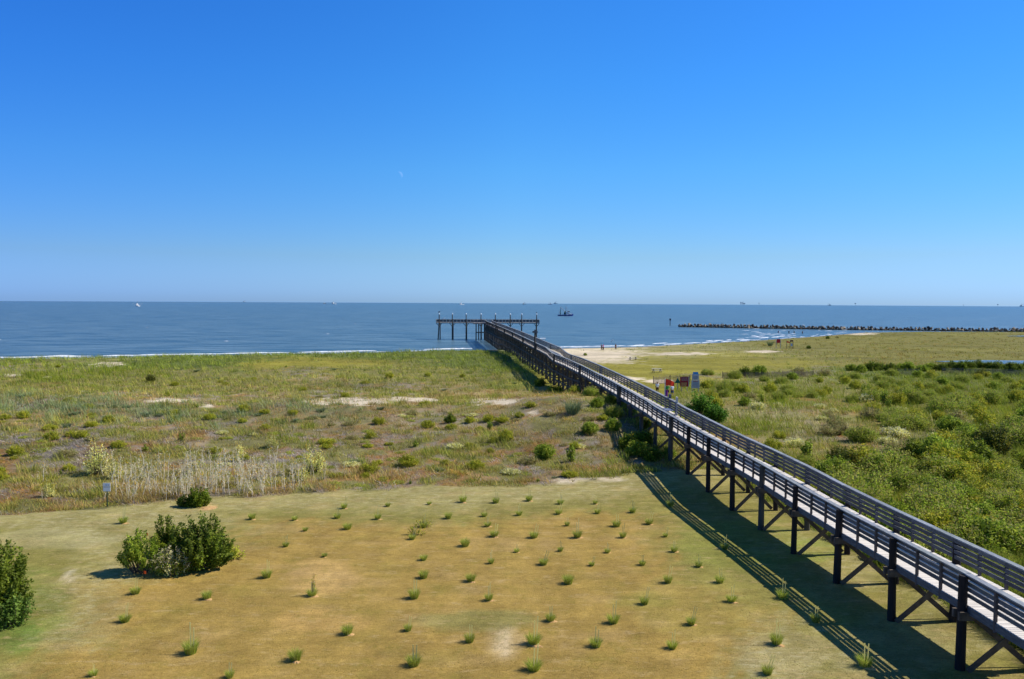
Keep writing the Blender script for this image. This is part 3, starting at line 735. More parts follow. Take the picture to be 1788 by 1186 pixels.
small_tree(at_px(1222, 742), 3.0, 3.7, 21, [(84, 122, 34), (100, 138, 42), (70, 104, 28), (122, 154, 56)], label='bright green broadleaf small tree pressed against the right rail of the pier', cat='tree')
small_tree(at_px(1250, 750), 2.2, 2.5, 22, [(80, 116, 34), (96, 134, 42), (66, 98, 28)], label='shorter bushy tree leaning right of the broadleaf tree by the pier rail', cat='tree')

# prototypes for the shrubs of the dunes
PR = {}
def proto(k, n, **kw):
    PR[k] = [shrub_mesh(100 + 7 * i + sum(map(ord, k)), **kw) for i in range(n)]
proto('green', 3, w=2.2, d=2.0, h=1.5, nst=90, per=48, size=.14, cols=GR2, sigma=.15, t0=.15, spike=.35)
proto('dark', 3, w=2.2, d=2.0, h=1.7, nst=90, per=50, size=.15, cols=GR1, sigma=.15, t0=.15, spike=.4)
proto('olive', 2, w=2.2, d=2.0, h=1.9, nst=80, per=50, size=.13, cols=OLV, sigma=.12, t0=.2, spike=.5)
proto('gold', 4, w=1.9, d=1.8, h=1.5, nst=100, per=34, size=.12, cols=YEL, sigma=.1, t0=.15, spike=.3, tipcols=[(186, 172, 52), (170, 160, 50)], tipfrac=.4)
proto('pale', 3, w=2.0, d=1.8, h=.95, nst=80, per=34, size=.11, cols=PALE, sigma=.12, t0=.3, spike=.4, tipcols=[(214, 210, 178)], tipfrac=.5)
proto('dry', 3, w=2.0, d=1.8, h=1.1, nst=80, per=28, size=.1, cols=DRY, sigma=.14, t0=.2, spike=.5)
proto('feather', 4, w=2.4, d=2.2, h=1.5, nst=130, per=56, size=.1, cols=[(118, 134, 52), (134, 146, 62), (104, 120, 44), (150, 150, 72)], sigma=.16, t0=.1, spike=.45, tipcols=[(160, 152, 84)], tipfrac=.5)
proto('low', 4, w=1.9, d=1.5, h=.5, nst=60, per=24, size=.09, cols=[(138, 144, 66), (156, 156, 84), (124, 132, 58)], sigma=.16, t0=.1, spike=.6)
proto('airy', 4, w=1.8, d=1.5, h=2.4, nst=38, per=44, size=.1, cols=[(206, 202, 156), (184, 184, 128), (216, 210, 172), (150, 156, 96)], sigma=.12, t0=.25, spike=.6, tipcols=[(230, 188, 50), (222, 196, 90)], tipfrac=.6)
proto('weed', 3, w=.9, d=.9, h=1.5, nst=16, per=34, size=.13, cols=GR2, sigma=.08, t0=.2, spike=.5, splay=.8)
def tuft_mesh(seed, n, h, rad, w, cols, lean=.5, tip=None):
    r = np.random.default_rng(seed); a = r.random(n) * 6.283; q = np.sqrt(r.random(n)) * rad * .45
    pos = np.stack([np.cos(a) * q, np.sin(a) * q, -.02 + 0 * q], 1); ca = SA(cols); c = ca[r.integers(0, len(ca), n)] * (.8 + .4 * r.random((n, 1)))
    hh_ = h * (.55 + .45 * r.random(n)); ln_ = rad * (.3 + .8 * r.random(n)) * lean * 2
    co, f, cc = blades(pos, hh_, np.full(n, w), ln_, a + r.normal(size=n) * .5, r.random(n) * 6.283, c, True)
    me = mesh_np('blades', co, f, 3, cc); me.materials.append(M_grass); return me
PR['tuft'] = [(tuft_mesh(70 + i, 260, 1.0, .75, .03, [(104, 124, 84), (124, 142, 108), (90, 108, 62), (140, 150, 104)]),) for i in range(3)]

SPEC = [
 (952, 800, 'green', .9, 'bushy green shrub in the dead reeds between the lawn edge and the sand strip'),
 (998, 806, 'weed', 1.15, 'tall narrow green weed just left of the rounded bush below the pier'),
 (1112, 795, 'green', .95, 'rounded green bush beside the pier shadow above the lawn corner'),
 (1030, 757, 'green', .8, 'broad green bush on the dune crest left of the pier'),
 (786, 738, 'dark', .6, 'dark green clump in front of the sand strip at the middle of the dunes'),
 (1000, 722, 'tuft', 1.5, 'large arching blue-green grass clump on the dune crest by the pier'),
 (474, 782, 'airy', .65, 'pale rounded plant with yellow flowers above the tall white stalks'),
 (168, 828, 'airy', 1.25, 'large whitish yellow-dotted plant at the left end of the pale stalk thicket'),
 (200, 836, 'airy', .8, 'smaller whitish plant touching the large one left of the stalk thicket'),
 (548, 824, 'airy', 1.1, 'tall cream plant with yellow flowers at the right end of the stalk thicket'),
 (528, 842, 'airy', .7, 'shorter cream plant in front of the tall yellow-flowered one'),
 (418, 806, 'airy', .75, 'greenish cream plant rising behind the middle of the stalk thicket'),
 (85, 868, 'airy', .6, 'thin pale plant near the far left edge of the dunes'),
 (262, 668, 'olive', .8, 'olive bush in the tan grass near the beach at far left'),
 (1482, 828, 'olive', 1.25, 'dark olive spiky bush right beside the pier railing'),
 (1462, 812, 'olive', .9, 'smaller olive bush touching the dark spiky bush by the railing'),
 (1410, 806, 'weed', 1.5, 'light green leafy sapling left of the dark olive spiky bush'),
 (1325, 655, 'green', 1.45, 'broad bright green bush behind the sand fence'),
 (1300, 656, 'dark', 1.1, 'darker green bush at the left side of the broad bush behind the fence'),
 (1395, 655, 'dry', 1.7, 'big grey-brown leafless bush right of the broad green bush behind the fence'),
 (1440, 656, 'dry', 1.5, 'second grey-brown bush behind the fence, nearer the green hedge'),
 (1322, 715, 'pale', 1.2, 'grey-green silvery bush right of the broadleaf tree by the pier'),
 (1300, 708, 'green', .8, 'dark green mound touching the silvery bush right of the tree'),
 (1640, 812, 'green', 1.7, 'large rounded feathery green bush in the middle of the right thicket'),
 (1600, 806, 'dark', 1.2, 'dark green bush at the left side of the large feathery bush'),
 (1735, 800, 'olive', 1.7, 'large dark olive bush behind the feathery one at the right'),
 (1698, 812, 'dark', 1.3, 'shadowy dark bush between the feathery bush and the olive bush'),
 (1640, 915, 'dark', 1.15, 'low dark green bush nearest the railing at the right'),
 (1672, 912, 'olive', .9, 'olive bush right of the low dark bush nearest the railing'),
 (1742, 905, 'green', 1.0, 'pale rounded bush near the right edge above the railing'),
 (1598, 688, 'dark', .8, 'small solitary dark green bush in the yellow-green field at right'),
 (1610, 690, 'dark', .45, 'tiny dark bush at the foot of the solitary dark bush'),
 (1345, 604, 'tuft', 1.8, 'blue-green grass clump left of the red sign on the far beach'),
 (1412, 609, 'dark', .7, 'small dark bush in the marsh grass right of the far beach signs'),
 (1445, 592, 'dark', .8, 'small dark bush at the water edge of the marsh'),
 (1462, 590, 'dry', .8, 'reddish brown bush at the water edge of the marsh'),
 (1022, 621, 'green', .5, 'small bush on the white sand beside the pier'),
 (1185, 760, 'weed', 1.1, 'bright green sprig lit in the shade under the pier'),
]
KN = dict(green='green_shrub', dark='dark_shrub', olive='olive_shrub', gold='goldenrod', pale='pale_shrub', dry='dry_shrub', weed='tall_weed', tuft='grass_clump', airy='flowering_stalks', feather='feathery_shrub', low='low_shrub')
KC = dict(green='bush', dark='bush', olive='bush', gold='plant', pale='bush', dry='bush', weed='weed', tuft='grass clump', feather='bush', low='bush', airy='plant')
for i, (a_, b_, k_, s_, lab) in enumerate(SPEC):
    shrub(KN[k_], at_px(a_, b_), PR[k_][i % len(PR[k_])], rz=i * 1.7, sc=s_, parts=('foliage',) if k_ == 'tuft' else ('foliage', 'stem'), label=lab, cat=KC[k_])
for i, (yb_, of_, k_, s_) in enumerate([(62, -1.6, 'dark', .8), (64, .4, 'green', .6), (66, -2.4, 'dark', .9), (68, -.6, 'dark', .8), (71, -2.6, 'green', .8), (72, .6, 'dark', .7), (75, -1.6, 'feather', .8), (78, -2.6, 'green', .7), (80, -.8, 'dark', .6),
                                      (84, -2.0, 'feather', .8), (88, -1.2, 'green', .7), (92, -2.4, 'gold', .8), (97, -1.4, 'dark', .8), (104, -2.4, 'dark', .9), (112, -2.0, 'green', .9), (120, -2.6, 'dark', .9)]):
    X_ = pier_x(yb_) + of_; shrub(KN[k_], (X_, float(yb_), float(terrain(X_, yb_)) - .05), PR[k_][i % 3], rz=i * 2.1, sc=s_, label=f"bush crowding the left side of the pier, number {['one','two','three','four','five','six','seven','eight','nine','ten','eleven','twelve','thirteen','fourteen','fifteen','sixteen'][i]} going seaward", cat='bush', group='bushes crowding the shaded side of the pier')
# dark hedge along the marsh
HEDGE = []
Rh = random.Random(8)
for i, a_ in enumerate(list(range(1488, 1800, 17))):
    k_ = 'dark' if a_ > 1640 else Rh.choice(['green', 'dark', 'green'])
    he_ = shrub(KN[k_], at_px(a_ + Rh.uniform(-4, 4), (645 if a_ > 1640 else 648) + Rh.uniform(-3, 3)), PR[k_][i % 3], rz=i * 1.3, sc=(1.25 + Rh.random() * .35, 1.2, Rh.uniform(.95, 1.3)),
          label='dark green bush in the hedge row along the marsh pond' if k_ == 'dark' else 'mid green bush in the hedge row in front of the marsh', cat='bush', group='bushes of the hedge row by the marsh'); HEDGE.append(he_)
# fill: shrubs standing in the thickets
LABN = dict(green='green bush', dark='dark green bush', olive='olive bush', gold='yellow-tipped goldenrod plant', pale='cream-flowered low bush', dry='dry brownish bush', weed='tall green weed', tuft='arching grass clump', feather='feathery yellow-green bush', low='low spreading bush')
FILLED = []
def fill(n, xr, yr, table, szr, side, maxz=None):
    k = 0; tries = 0
    while k < n and tries < n * 40:
        tries += 1
        a_, b_ = Rh.uniform(*xr), Rh.uniform(*yr)
        X, Y, Z = unproj(a_, b_); X, Y, Z = float(X), float(Y), float(Z)
        if lawn_amount(X, Y) > .2 or Y > shore_y(X) - 14: continue
        px_c = pier_x(Y)
        if px_c - 1.2 < X < px_c + PW + 1.3: continue
        if side == 1 and X < px_c + PW: continue
        if side == 0 and X > px_c: continue
        cl, sa, lw_, _, _ = classify(np.array([X]), np.array([Y]), np.array([Z]), np.array([Rh.random()]), np.array([Rh.random()]))
        if sa[0] > .4: continue
        opt = table.get(chr(int(cl[0])))
        if not opt: continue
        kd = Rh.choice(opt); s_ = Rh.uniform(*szr)
        e_ = shrub(KN[kd], (X, Y, Z - .05), PR[kd][Rh.randrange(len(PR[kd]))], rz=Rh.random() * 6.28, sc=(s_, s_, s_ * (Rh.uniform(.75, 1.15) if side else Rh.uniform(.4, .85))), parts=('foliage',) if kd == 'tuft' else ('foliage', 'stem'),
              label='x', cat=KC[kd], group={0: 'plants scattered on the dunes left of the pier', 1: 'plants of the thicket right of the pier'}[side]); k += 1
        FILLED.append((kd, side, a_, b_, e_))
TB1 = dict(G=['feather', 'green', 'feather', 'gold', 'feather', 'green'], g=['feather', 'gold', 'weed', 'low'], y=['gold', 'feather', 'feather', 'gold'], D=['dark', 'olive', 'green'], p=['pale', 'pale', 'dry'], b=['dry', 'pale', 'low'], t=['dry', 'gold', 'pale', 'low'], o=['pale', 'dry', 'low'], M=['dry'])
fill(190, (1440, 1900), (690, 990), TB1, (.85, 1.6), 1)
fill(150, (1240, 1900), (690, 1000), TB1, (.5, 1.0), 1)
fill(90, (1220, 1850), (655, 705), TB1, (.8, 1.2), 1)
TB0 = dict(G=['low', 'tuft', 'gold'], g=['tuft', 'gold', 'low'], y=['gold', 'pale'], B=['tuft', 'tuft', 'low'], b=['gold', 'dry', 'weed', 'pale', 'low', 'low', 'low'], t=['dry', 'tuft', 'low', 'gold'], o=['gold', 'low'])
fill(170, (-60, 1130), (720, 855), TB0, (.35, .95), 0)
fill(60, (-60, 1000), (690, 745), TB0, (.5, .9), 0)
fill(30, (-60, 1100), (640, 690), TB0, (.6, 1.0), 0)
NUM = ['first', 'second', 'third', 'fourth', 'fifth', 'sixth', 'seventh', 'eighth', 'ninth', 'tenth', 'eleventh', 'twelfth', 'thirteenth', 'fourteenth', 'fifteenth', 'sixteenth', 'seventeenth', 'eighteenth', 'nineteenth', 'twentieth']
ORD = ['leftmost'] + [q + ' from left' for q in NUM[1:]]
DEP = ['front'] + NUM[1:]
for j, q in enumerate(HEDGE): q['label'] = f"{'dark' if 'dark' in q.name else 'mid'} green bush of the hedge row by the marsh, {ORD[j]}"
for kd in LABN:
    for side in (0, 1):
        it = sorted([q for q in FILLED if q[0] == kd and q[1] == side], key=lambda q: -q[3]); nb = max(1, -(-len(it) // 12))
        for bi in range(nb):
            for j, q in enumerate(sorted(it[bi * 12:(bi + 1) * 12], key=lambda q: q[2])):
                q[4]['label'] = f"{LABN[kd]} {'right' if side else 'left'} of the pier, {ORD[j]} in its {DEP[min(bi, 19)]} row"
# ------------------------------------------------------------------ pale stalks above the lawn edge
def stalk(seed):
    r = np.random.default_rng(seed); mb = MB(); h = r.uniform(1.2, 2.4); pts = [(0, 0, -.1)]; x = y = 0
    for k in range(1, 5): x += r.normal() * .1; y += r.normal() * .07; pts.append((x, y, h * k / 4))
    mb.tube(pts, [.026, .025, .022, .016, .006], 5, False)
    for k in range(5):
        z = h * r.uniform(.3, .95); a = r.random() * 6.28; l = r.uniform(.1, .3); mb.tube([(x * z / h, y * z / h, z), (x * z / h + math.cos(a) * l, y * z / h + math.sin(a) * l, z + l * .9)], [.012, .006], 4, False)
    n = 44; ctr = np.stack([r.normal(size=n) * .12 + x * .6, r.normal(size=n) * .12 + y * .6, h * r.uniform(.25, 1.04, n)], 1)
    ca = SA([(222, 214, 170), (196, 196, 140), (228, 220, 184), (226, 180, 48), (160, 166, 96)]); co, f, cc = leaves(ctr, .1 * (.6 + .8 * r.random(n)), ca[r.integers(0, 5, n)], r, .2, .6)
    lf = mesh_np('leaves', co, f, 4, cc); lf.materials.append(M_leaf)
    st = bpy.data.meshes.new('stem'); st.from_pydata(mb.v, [], mb.f); st.materials.append(M_stalk); return st, lf
M_stalk = mat('bleached_stalk', S(222, 208, 180), .8, .15, 6)
ST = [stalk(300 + i) for i in range(8)]
Rs = random.Random(12); k = 0
while k < 295:
    a_ = Rs.triangular(170, 580, 330) if Rs.random() < .93 else Rs.uniform(60, 700); b_ = Rs.uniform(822, 878)
    X, Y, Z = [float(q) for q in unproj(a_, b_)]
    if lawn_amount(X, Y) > .4: continue
    s_ = Rs.uniform(.35, 1.05)
    if vnoise(X * .6, Y * .6, 88) < .42: continue
    shrub('dead_stalk', (X, Y, Z), ST[k % 8], rz=Rs.random() * 6.28, sc=s_, parts=('stem', 'leaves'), label='bleached upright plant stalk with pale and yellow bits in the thicket behind the lawn', cat='stalk', group='pale stalks behind the lawn'); k += 1

# ------------------------------------------------------------------ planted clumps on the lawn
c6 = [(165, 152), (212, 200), (355, 143), (385, 100), (400, 192), (535, 148), (580, 90), (690, 237), (765, 82), (740, 185), (915, 72), (850, 145), (1010, 135), (1025, 180), (1062, 75), (1055, 225), (925, 268), (1165, 130),
      (1210, 66), (1232, 230), (1155, 295), (1040, 345), (1350, 80), (1342, 125), (1380, 177), (1425, 230), (1350, 290), (1275, 350), (1505, 80), (1515, 122), (1560, 297), (1490, 355), (1600, 180), (1628, 230), (1672, 118),
      (1745, 170), (1715, 352), (125, 270), (298, 315), (40, 408), (242, 490), (740, 330), (740, 410), (950, 425), (698, 500), (1030, 510), (1385, 435), (1725, 527), (1305, 602), (1585, 610), (400, 660), (670, 645), (945, 695),
      (1230, 705), (1508, 715), (168, 777), (695, 800), (1230, 820)]
pts = [(450 + a / 2.554, 850 + b / 2.554) for a, b in c6] + [(440, 908), (236.6, 1038), (361, 1047), (218, 1087), (333, 1142), (163, 1181), (401, 1184), (215, 915), (1170.6, 885), (1162, 938.6), (1177, 965), (1265, 960), (1220, 991),
      (1166, 1019), (1256.7, 1018.5), (1277, 1052), (1367, 1046), (1207, 1092), (1424, 1087), (1173.6, 1133), (1356, 1126), (1340, 1178), (1510, 1165)]
LG = [(168, 184, 62), (188, 196, 84), (146, 164, 54), (204, 200, 112)]
TM = [tuft_mesh(400 + i, 420, .4, .3, .011, LG, .38) for i in range(4)]
for me_ in TM: me_.name = 'blades'
M_stake = leafmat('pale_stake', .65, .3, .5, .1)
def stake_mesh(seed):
    r = np.random.default_rng(seed); mb = MB(); a, b = r.normal() * .07, r.normal() * .05; c = S(238, 232, 178)
    for q in (-.035, .035): mb.beam((.03 + q, .03, 0), (.03 + q * 1.5 + a, .03 + b, r.uniform(.66, .85)), .03, .006, (0, 1, 0), c)
    me = bpy.data.meshes.new('stake'); me.from_pydata(mb.v, [], mb.f); at = me.attributes.new('col', 'FLOAT_COLOR', 'POINT'); at.data.foreach_set('color', np.tile((*c, 1), len(mb.v)).astype(np.float32)); me.materials.append(M_stake); return me
SM = [stake_mesh(i) for i in range(4)]
M_straw = mat('straw_mulch', S(188, 150, 98), .95, .25, 14, .4)
def mulch_mesh(seed):
    r = np.random.default_rng(seed); n = 18; v = [(.1, -.08, .05)]; R1 = r.uniform(.16, .3)
    for k in range(n): t = 6.283 * k / n; q = R1 * r.uniform(.6, 1.15); v.append((.1 + math.cos(t) * q * 1.4, -.08 + math.sin(t) * q * .8, -.03))
    for k in range(n): t = 6.283 * k / n; q = R1 * r.uniform(.3, .6); v.append((.1 + math.cos(t) * q * 1.4, -.08 + math.sin(t) * q * .8, .035))
    f = [(0, n + 1 + k, n + 1 + (k + 1) % n) for k in range(n)] + [(1 + k, 1 + (k + 1) % n, n + 1 + (k + 1) % n, n + 1 + k) for k in range(n)]
    me = bpy.data.meshes.new('mulch'); me.from_pydata(v, [], f); me.materials.append(M_straw); return me
MM = [mulch_mesh(i) for i in range(4)]
NOST = {0, 1, 4, 11, 16, 38, 41, 42, 43, 46, 50, 55, 58, 60}
ORD = ['leftmost', 'second from left', 'third from left', 'fourth from left', 'fifth from left', 'sixth from left', 'seventh from left', 'eighth from left', 'ninth from left', 'tenth from left', 'eleventh from left', 'twelfth from left', 'thirteenth from left']
BAND = ['back', 'second from back', 'third from back', 'fourth from back', 'fifth from back', 'middle', 'fifth from front', 'fourth from front', 'third from front', 'second from front', 'front']
edges_b = [0, 892, 905, 922, 938, 955, 975, 1000, 1035, 1075, 1120, 1300]
lab_of = {}
for bi in range(11):
    ids = sorted([i for i, q in enumerate(pts) if edges_b[bi] <= q[1] < edges_b[bi + 1]], key=lambda i: pts[i][0])
    for j, i in enumerate(ids): lab_of[i] = f"lawn grass clump{' with stake' if i not in NOST else ' without stake'}, {ORD[j]}, {BAND[bi]} row"
Rt = random.Random(77)
for i, (a_, b_) in enumerate(pts):
    X, Y, Z = at_px(a_, b_ - 1)
    e = empty('grass_clump', (X, Y, Z + .02), Rt.uniform(-.5, .5), label=lab_of[i], cat='grass clump', group='grass clumps planted on the lawn'); s_ = Rt.uniform(.65, 1.2); e.scale = (s_, s_, s_ * Rt.uniform(.85, 1.15))
    if b_ > 1090: e.scale = [q * 1.1 for q in e.scale]
    link('blades', TM[i % 4], None, e)
    if i not in NOST: link('stake', SM[i % 4], None, e)
    if i % 5 in (0, 3): link('mulch', MM[i % 4], None, e)
# tall weed with yellow buds beside one clump
for (a_, b_, lab) in ((545, 1040, 'tall thin weed with yellow buds standing in the left half of the lawn'), (727, 934, 'spindly yellow-green weed in the upper middle of the lawn'), (738, 920, 'low spreading weed behind the spindly weed in the upper middle of the lawn')):
    mm = shrub_mesh(int(a_), .5 if a_ < 600 else 1.3, .5, 1.5 if a_ < 600 else .6, 5 if a_ < 600 else 22, 12, .07, YEL, .05, .3, tipcols=[(200, 170, 40)], tipfrac=.5, splay=.5 if a_ < 600 else 1, stemr=.012)
    shrub('lawn_weed', at_px(a_, b_), mm, label=lab, cat='weed')
# little survey flags by the bushes
M_or = mat('orange_plastic', S(240, 98, 40), .5, .1)
for a_, b_, lab in ((252, 1012, 'small orange marker flag in front of the stemmy lawn bush'), (256, 975, 'small orange marker flag among the branches of the stemmy lawn bush')):
    X, Y, Z = at_px(a_, b_); e = empty('marker_flag', (X, Y, Z), 0, label=lab, cat='marker flag', group='orange marker flags at the lawn bushes'); zz = 0.0 if b_ > 1000 else .9
    MB().tube([(0, 0, -.1), (0, 0, .42 + zz)], .008, 5).build('wire', M_black, e); MB().box((.03, 0, .36 + zz), (.1, .012, .13)).build('flag', M_or, e)
X, Y, Z = at_px(361, 886)
mm = mulch_mesh(9); prop(link('straw_patch', mm, None), label='flat patch of straw-coloured mulch by the small olive bush at the lawn edge', cat='mulch patch').location = (X, Y, Z + .03)
bpy.data.objects['straw_patch'].scale = (1.9, 2.6, 1)

# ------------------------------------------------------------------ ground cover: counted by nobody, three big stuff meshes
VC = {
 'G': dict(h=(.55, 1.0), n=8, c=[(112, 126, 50), (128, 138, 58), (98, 112, 42), (142, 146, 68)], r=.35),
 'g': dict(h=(.35, .7), n=8, c=[(140, 142, 64), (120, 128, 52), (154, 150, 78), (104, 116, 46), (160, 144, 84)], r=.35),
 'm': dict(h=(.06, .16), n=8, c=[(146, 140, 46), (134, 132, 44), (156, 144, 58), (122, 126, 40)], r=.3),
 'M': dict(h=(.3, .6), n=8, c=[(138, 132, 62), (118, 120, 50), (150, 130, 74), (130, 134, 56)], r=.35),
 't': dict(h=(.3, .6), n=8, c=[(164, 144, 98), (148, 132, 84), (132, 128, 70), (150, 120, 84)], r=.35),
 'b': dict(h=(.08, .3), n=8, c=[(166, 154, 138), (138, 126, 110), (190, 178, 158), (112, 102, 86), (134, 130, 78)], r=.5),
 'l': dict(h=(.1, .32), n=9, c=[(130, 134, 62), (146, 144, 76), (114, 122, 52), (156, 140, 82), (138, 120, 62)], r=.4),
 'o': dict(h=(.08, .25), n=8, c=[(158, 112, 58), (148, 126, 56), (134, 128, 52), (170, 124, 72), (120, 124, 52)], r=.4),
 'B': dict(h=(.5, .9), n=9, c=[(112, 128, 92), (128, 142, 110), (96, 110, 66), (144, 148, 108)], r=.4),
 'y': dict(h=(.6, 1.2), n=8, c=[(118, 134, 40), (134, 146, 46), (104, 122, 38)], r=.35, tip=[(180, 168, 52), (134, 146, 46), (134, 146, 46)]),
 'p': dict(h=(.3, .6), n=8, c=[(172, 168, 122), (150, 148, 98), (190, 184, 146), (128, 126, 78)], r=.4),
 's': dict(h=(.2, .5), n=5, c=[(130, 134, 80), (150, 144, 90)], r=.25, dens=.05),
 'q': dict(h=(.3, .8), n=7, c=[(118, 128, 70), (140, 142, 72), (104, 116, 64)], r=.35, dens=.5),
 'D': dict(h=(.7, 1.2), n=9, c=[(66, 86, 32), (80, 98, 38), (56, 72, 28)], r=.4),
 'w': dict(h=(.1, .2), n=3, c=[(120, 116, 80)], r=.3, dens=.02),
}
def scatter(name, N, u0, u1, y0, y1, side, label, cat, seed):
    r = np.random.default_rng(seed)
    inv = r.uniform(1 / y1, 1 / y0, N); y = 1 / inv; x = r.uniform(u0, u1, N) * y
    z = terrain(x, y)
    cl, sand, lw, px, py = classify(x, y, z, r.random(N), r.random(N))
    lw2 = lw > .35 if side != 'lawn' else lw < .5
    sdv = (shore_y(x) - y) * .85
    keep = ~lw2 & (sdv > 3) & (r.random(N) > sand * .78)
    xp = pier_x(y)
    if side == 'left': keep &= x < xp + 1.3
    if side == 'right': keep &= x >= xp + 1.3
    dens = np.ones(128)
    for k_, v_ in VC.items(): dens[ord(k_)] = v_.get('dens', 1)
    keep &= r.random(N) < dens[cl]
    keep &= ~(((x - 127) / 28) ** 2 + ((y - 184) / 8) ** 2 < 1)
    gap = fbm(x * .7, y * .7, 95, 3); thin = np.isin(cl, [ord(q) for q in 'botBpl'])
    keep &= ~(thin & (gap < .42) & (r.random(N) < .85))
    x, y, z, cl = x[keep], y[keep], z[keep], cl[keep]
    allco, allf, allc = [], [], []; off = 0
    clump = fbm(x * .9, y * .9, 91, 2); hue = fbm(x * .05, y * .16, 93, 3)
    for k_, v_ in VC.items():
        if side == 'lawn': break
        s_ = cl == ord(k_); n = int(s_.sum())
        if not n: continue
        nb = v_['n']; X = np.repeat(x[s_], nb); Y = np.repeat(y[s_], nb); Z = np.repeat(z[s_], nb); cp = np.repeat(clump[s_], nb); hu = np.repeat(hue[s_], nb)
        T = n * nb; dist = Y
        rad = v_['r'] * (1 + dist / 250); a = r.random(T) * 6.283; q = np.sqrt(r.random(T)) * rad
        under = np.abs(X - (pier_x(Y) + PW / 2)) < 1.7
        hgt = r.uniform(*v_['h'], T) * (.15 + 1.7 * cp ** 1.3); hgt = np.where(under, np.minimum(hgt, .5), hgt)
        ca = SA(v_['c']); gi = np.repeat(r.integers(0, len(ca), n), nb); mixi = r.random(T) < .15; gi = np.where(mixi, r.integers(0, len(ca), T), gi)
        c = (np.array([1.32, 1.32, 1.42]) if k_ == 'b' else np.array([1.62, 1.58, 1.2])) * ca[gi] * (.8 + .4 * r.random((T, 1))) * (.7 + .6 * hu[:, None]) * np.repeat(r.uniform(.6, 1.4, n), nb)[:, None]; tip = None
        if 'tip' in v_: tc_ = SA(v_['tip']); tip = tc_[r.integers(0, len(tc_), T)]
        if k_ in 'Mm':
            bn = sstep(.5, .66, fbm(X * .03, Y * .11, 97, 3))[:, None] * .6; c = c * (.86 if k_ == 'M' else .95); c = c * (1 - bn) + c * np.array([1.12, .82, .8]) * bn
        w = .026 + dist * .00030; w = w * r.uniform(.6, 1.3, T)
        lean = hgt * r.uniform(.15, .9, T)
        if k_ in 'bo': lean = hgt * r.uniform(.5, 3.0, T)
        pos = np.stack([X + np.cos(a) * q, Y + np.sin(a) * q, Z - .03], 1)
        la_ = np.where(r.random(T) < .5, a, math.pi * .9 + r.normal(size=T) * .5)
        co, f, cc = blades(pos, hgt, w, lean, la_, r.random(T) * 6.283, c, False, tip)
        allco.append(co); allf.append(f + off); allc.append(cc); off += len(co)
    if side == 'lawn':
        nb = 3; X = np.repeat(x, nb); Y = np.repeat(y, nb); Z = np.repeat(z, nb); T = len(X); C_ = np.repeat(GCA[cl], nb, 0)
        pos = np.stack([X + r.normal(size=T) * .12, Y + r.normal(size=T) * .12, Z - .01], 1)
        c = C_ * r.uniform(.7, 1.7, (T, 1)) * np.where(r.random((T, 1)) < .3, np.array([[.85, 1.05, .8]]), 1.0)
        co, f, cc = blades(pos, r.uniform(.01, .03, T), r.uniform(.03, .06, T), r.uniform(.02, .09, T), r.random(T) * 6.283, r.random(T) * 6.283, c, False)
        allco.append(co); allf.append(f); allc.append(cc)
    me = mesh_np(name, np.concatenate(allco), np.concatenate(allf), 3, np.concatenate(allc))
    prop(link(name, me, M_grass), kind='stuff', label=label, cat=cat)
scatter('dune_grass', 62000, -.72, .36, 45, 205, 'left', 'mixed dune grass, dead reeds and ground cover left of the pier', 'dune grass', 1)
scatter('thicket_undergrowth', 62000, -.06, .78, 24, 420, 'right', 'green and yellow undergrowth and marsh grass right of the pier', 'undergrowth', 2)
scatter('lawn_turf', 90000, -.75, .75, 20, 60, 'lawn', 'short mown turf, tan in the middle and greener round the edges', 'turf', 3)

# ------------------------------------------------------------------ breakwater
M_rock = mat('breakwater_rock', S(156, 142, 120), .9, .4, .8, .5)
M_rock2 = mat('breakwater_rock_dark', S(74, 66, 58), .9, .4, .8, .5)
def rock_mesh(seed, m):
    bm = bmesh.new(); bmesh.ops.create_icosphere(bm, subdivisions=1, radius=1); r = random.Random(seed)
    for v in bm.verts: v.co *= r.uniform(.5, 1.25)
    me = bpy.data.meshes.new('rock'); bm.to_mesh(me); bm.free(); me.materials.append(m); return me
RM = [rock_mesh(i, M_rock if i % 5 not in (0, 3) else M_rock2) for i in range(9)]
def jetty_pt(t):
    return np.interp(t, [0, .5, 1], [96.9, 176, 300]), np.interp(t, [0, .5, 1], [455, 420, 396])
Rr = random.Random(4)
for i in range(290):
    t = ((i // 2) + Rr.uniform(-.3, .3)) / 145; X, Y = jetty_pt(max(t, 0)); row = i % 2; e_ = min(1, t * 25 + .35)
    X = float(X) + Rr.uniform(-.4, .4); Y = float(Y) + (-1.5 if row else 0) + Rr.uniform(-.4, .4)
    o = bpy.data.objects.new('breakwater_rock', RM[i % 9]); C.objects.link(o); o.location = (X, Y, (-.75 if row else .15) * e_ - .35 * (1 - e_) + Rr.uniform(-.15, .35))
    o.rotation_euler = (Rr.random() * 3, Rr.random() * 3, Rr.random() * 6); s_ = Rr.uniform(.5, 1.15); o.scale = (s_ * 1.2, s_, s_ * .85)
    prop(o, label='rough grey boulder piled in the long breakwater', cat='rock', group='boulders of the breakwater')
core = MB()
for i in range(60):
    a_, b_ = jetty_pt(i / 60), jetty_pt((i + 1) / 60); core.beam((a_[0], a_[1] + .3, -1.3), (b_[0], b_[1] + .3, -1.3), 3.6, 1.7)
for i in range(400):
    t = Rr.random(); X, Y = jetty_pt(t); m_ = RM[i % 9]; s_ = Rr.uniform(.5, .9); ox, oy, oz = float(X), float(Y) + Rr.uniform(-2.2, 2.5), -1.0 + Rr.uniform(0, .6); n0 = len(core.v)
    for v in m_.vertices: core.v.append((ox + v.co.x * s_, oy + v.co.y * s_, oz + v.co.z * s_)); core.c.append((1, 1, 1))
    for f_ in m_.polygons: core.f.append(tuple(n0 + q for q in f_.vertices))
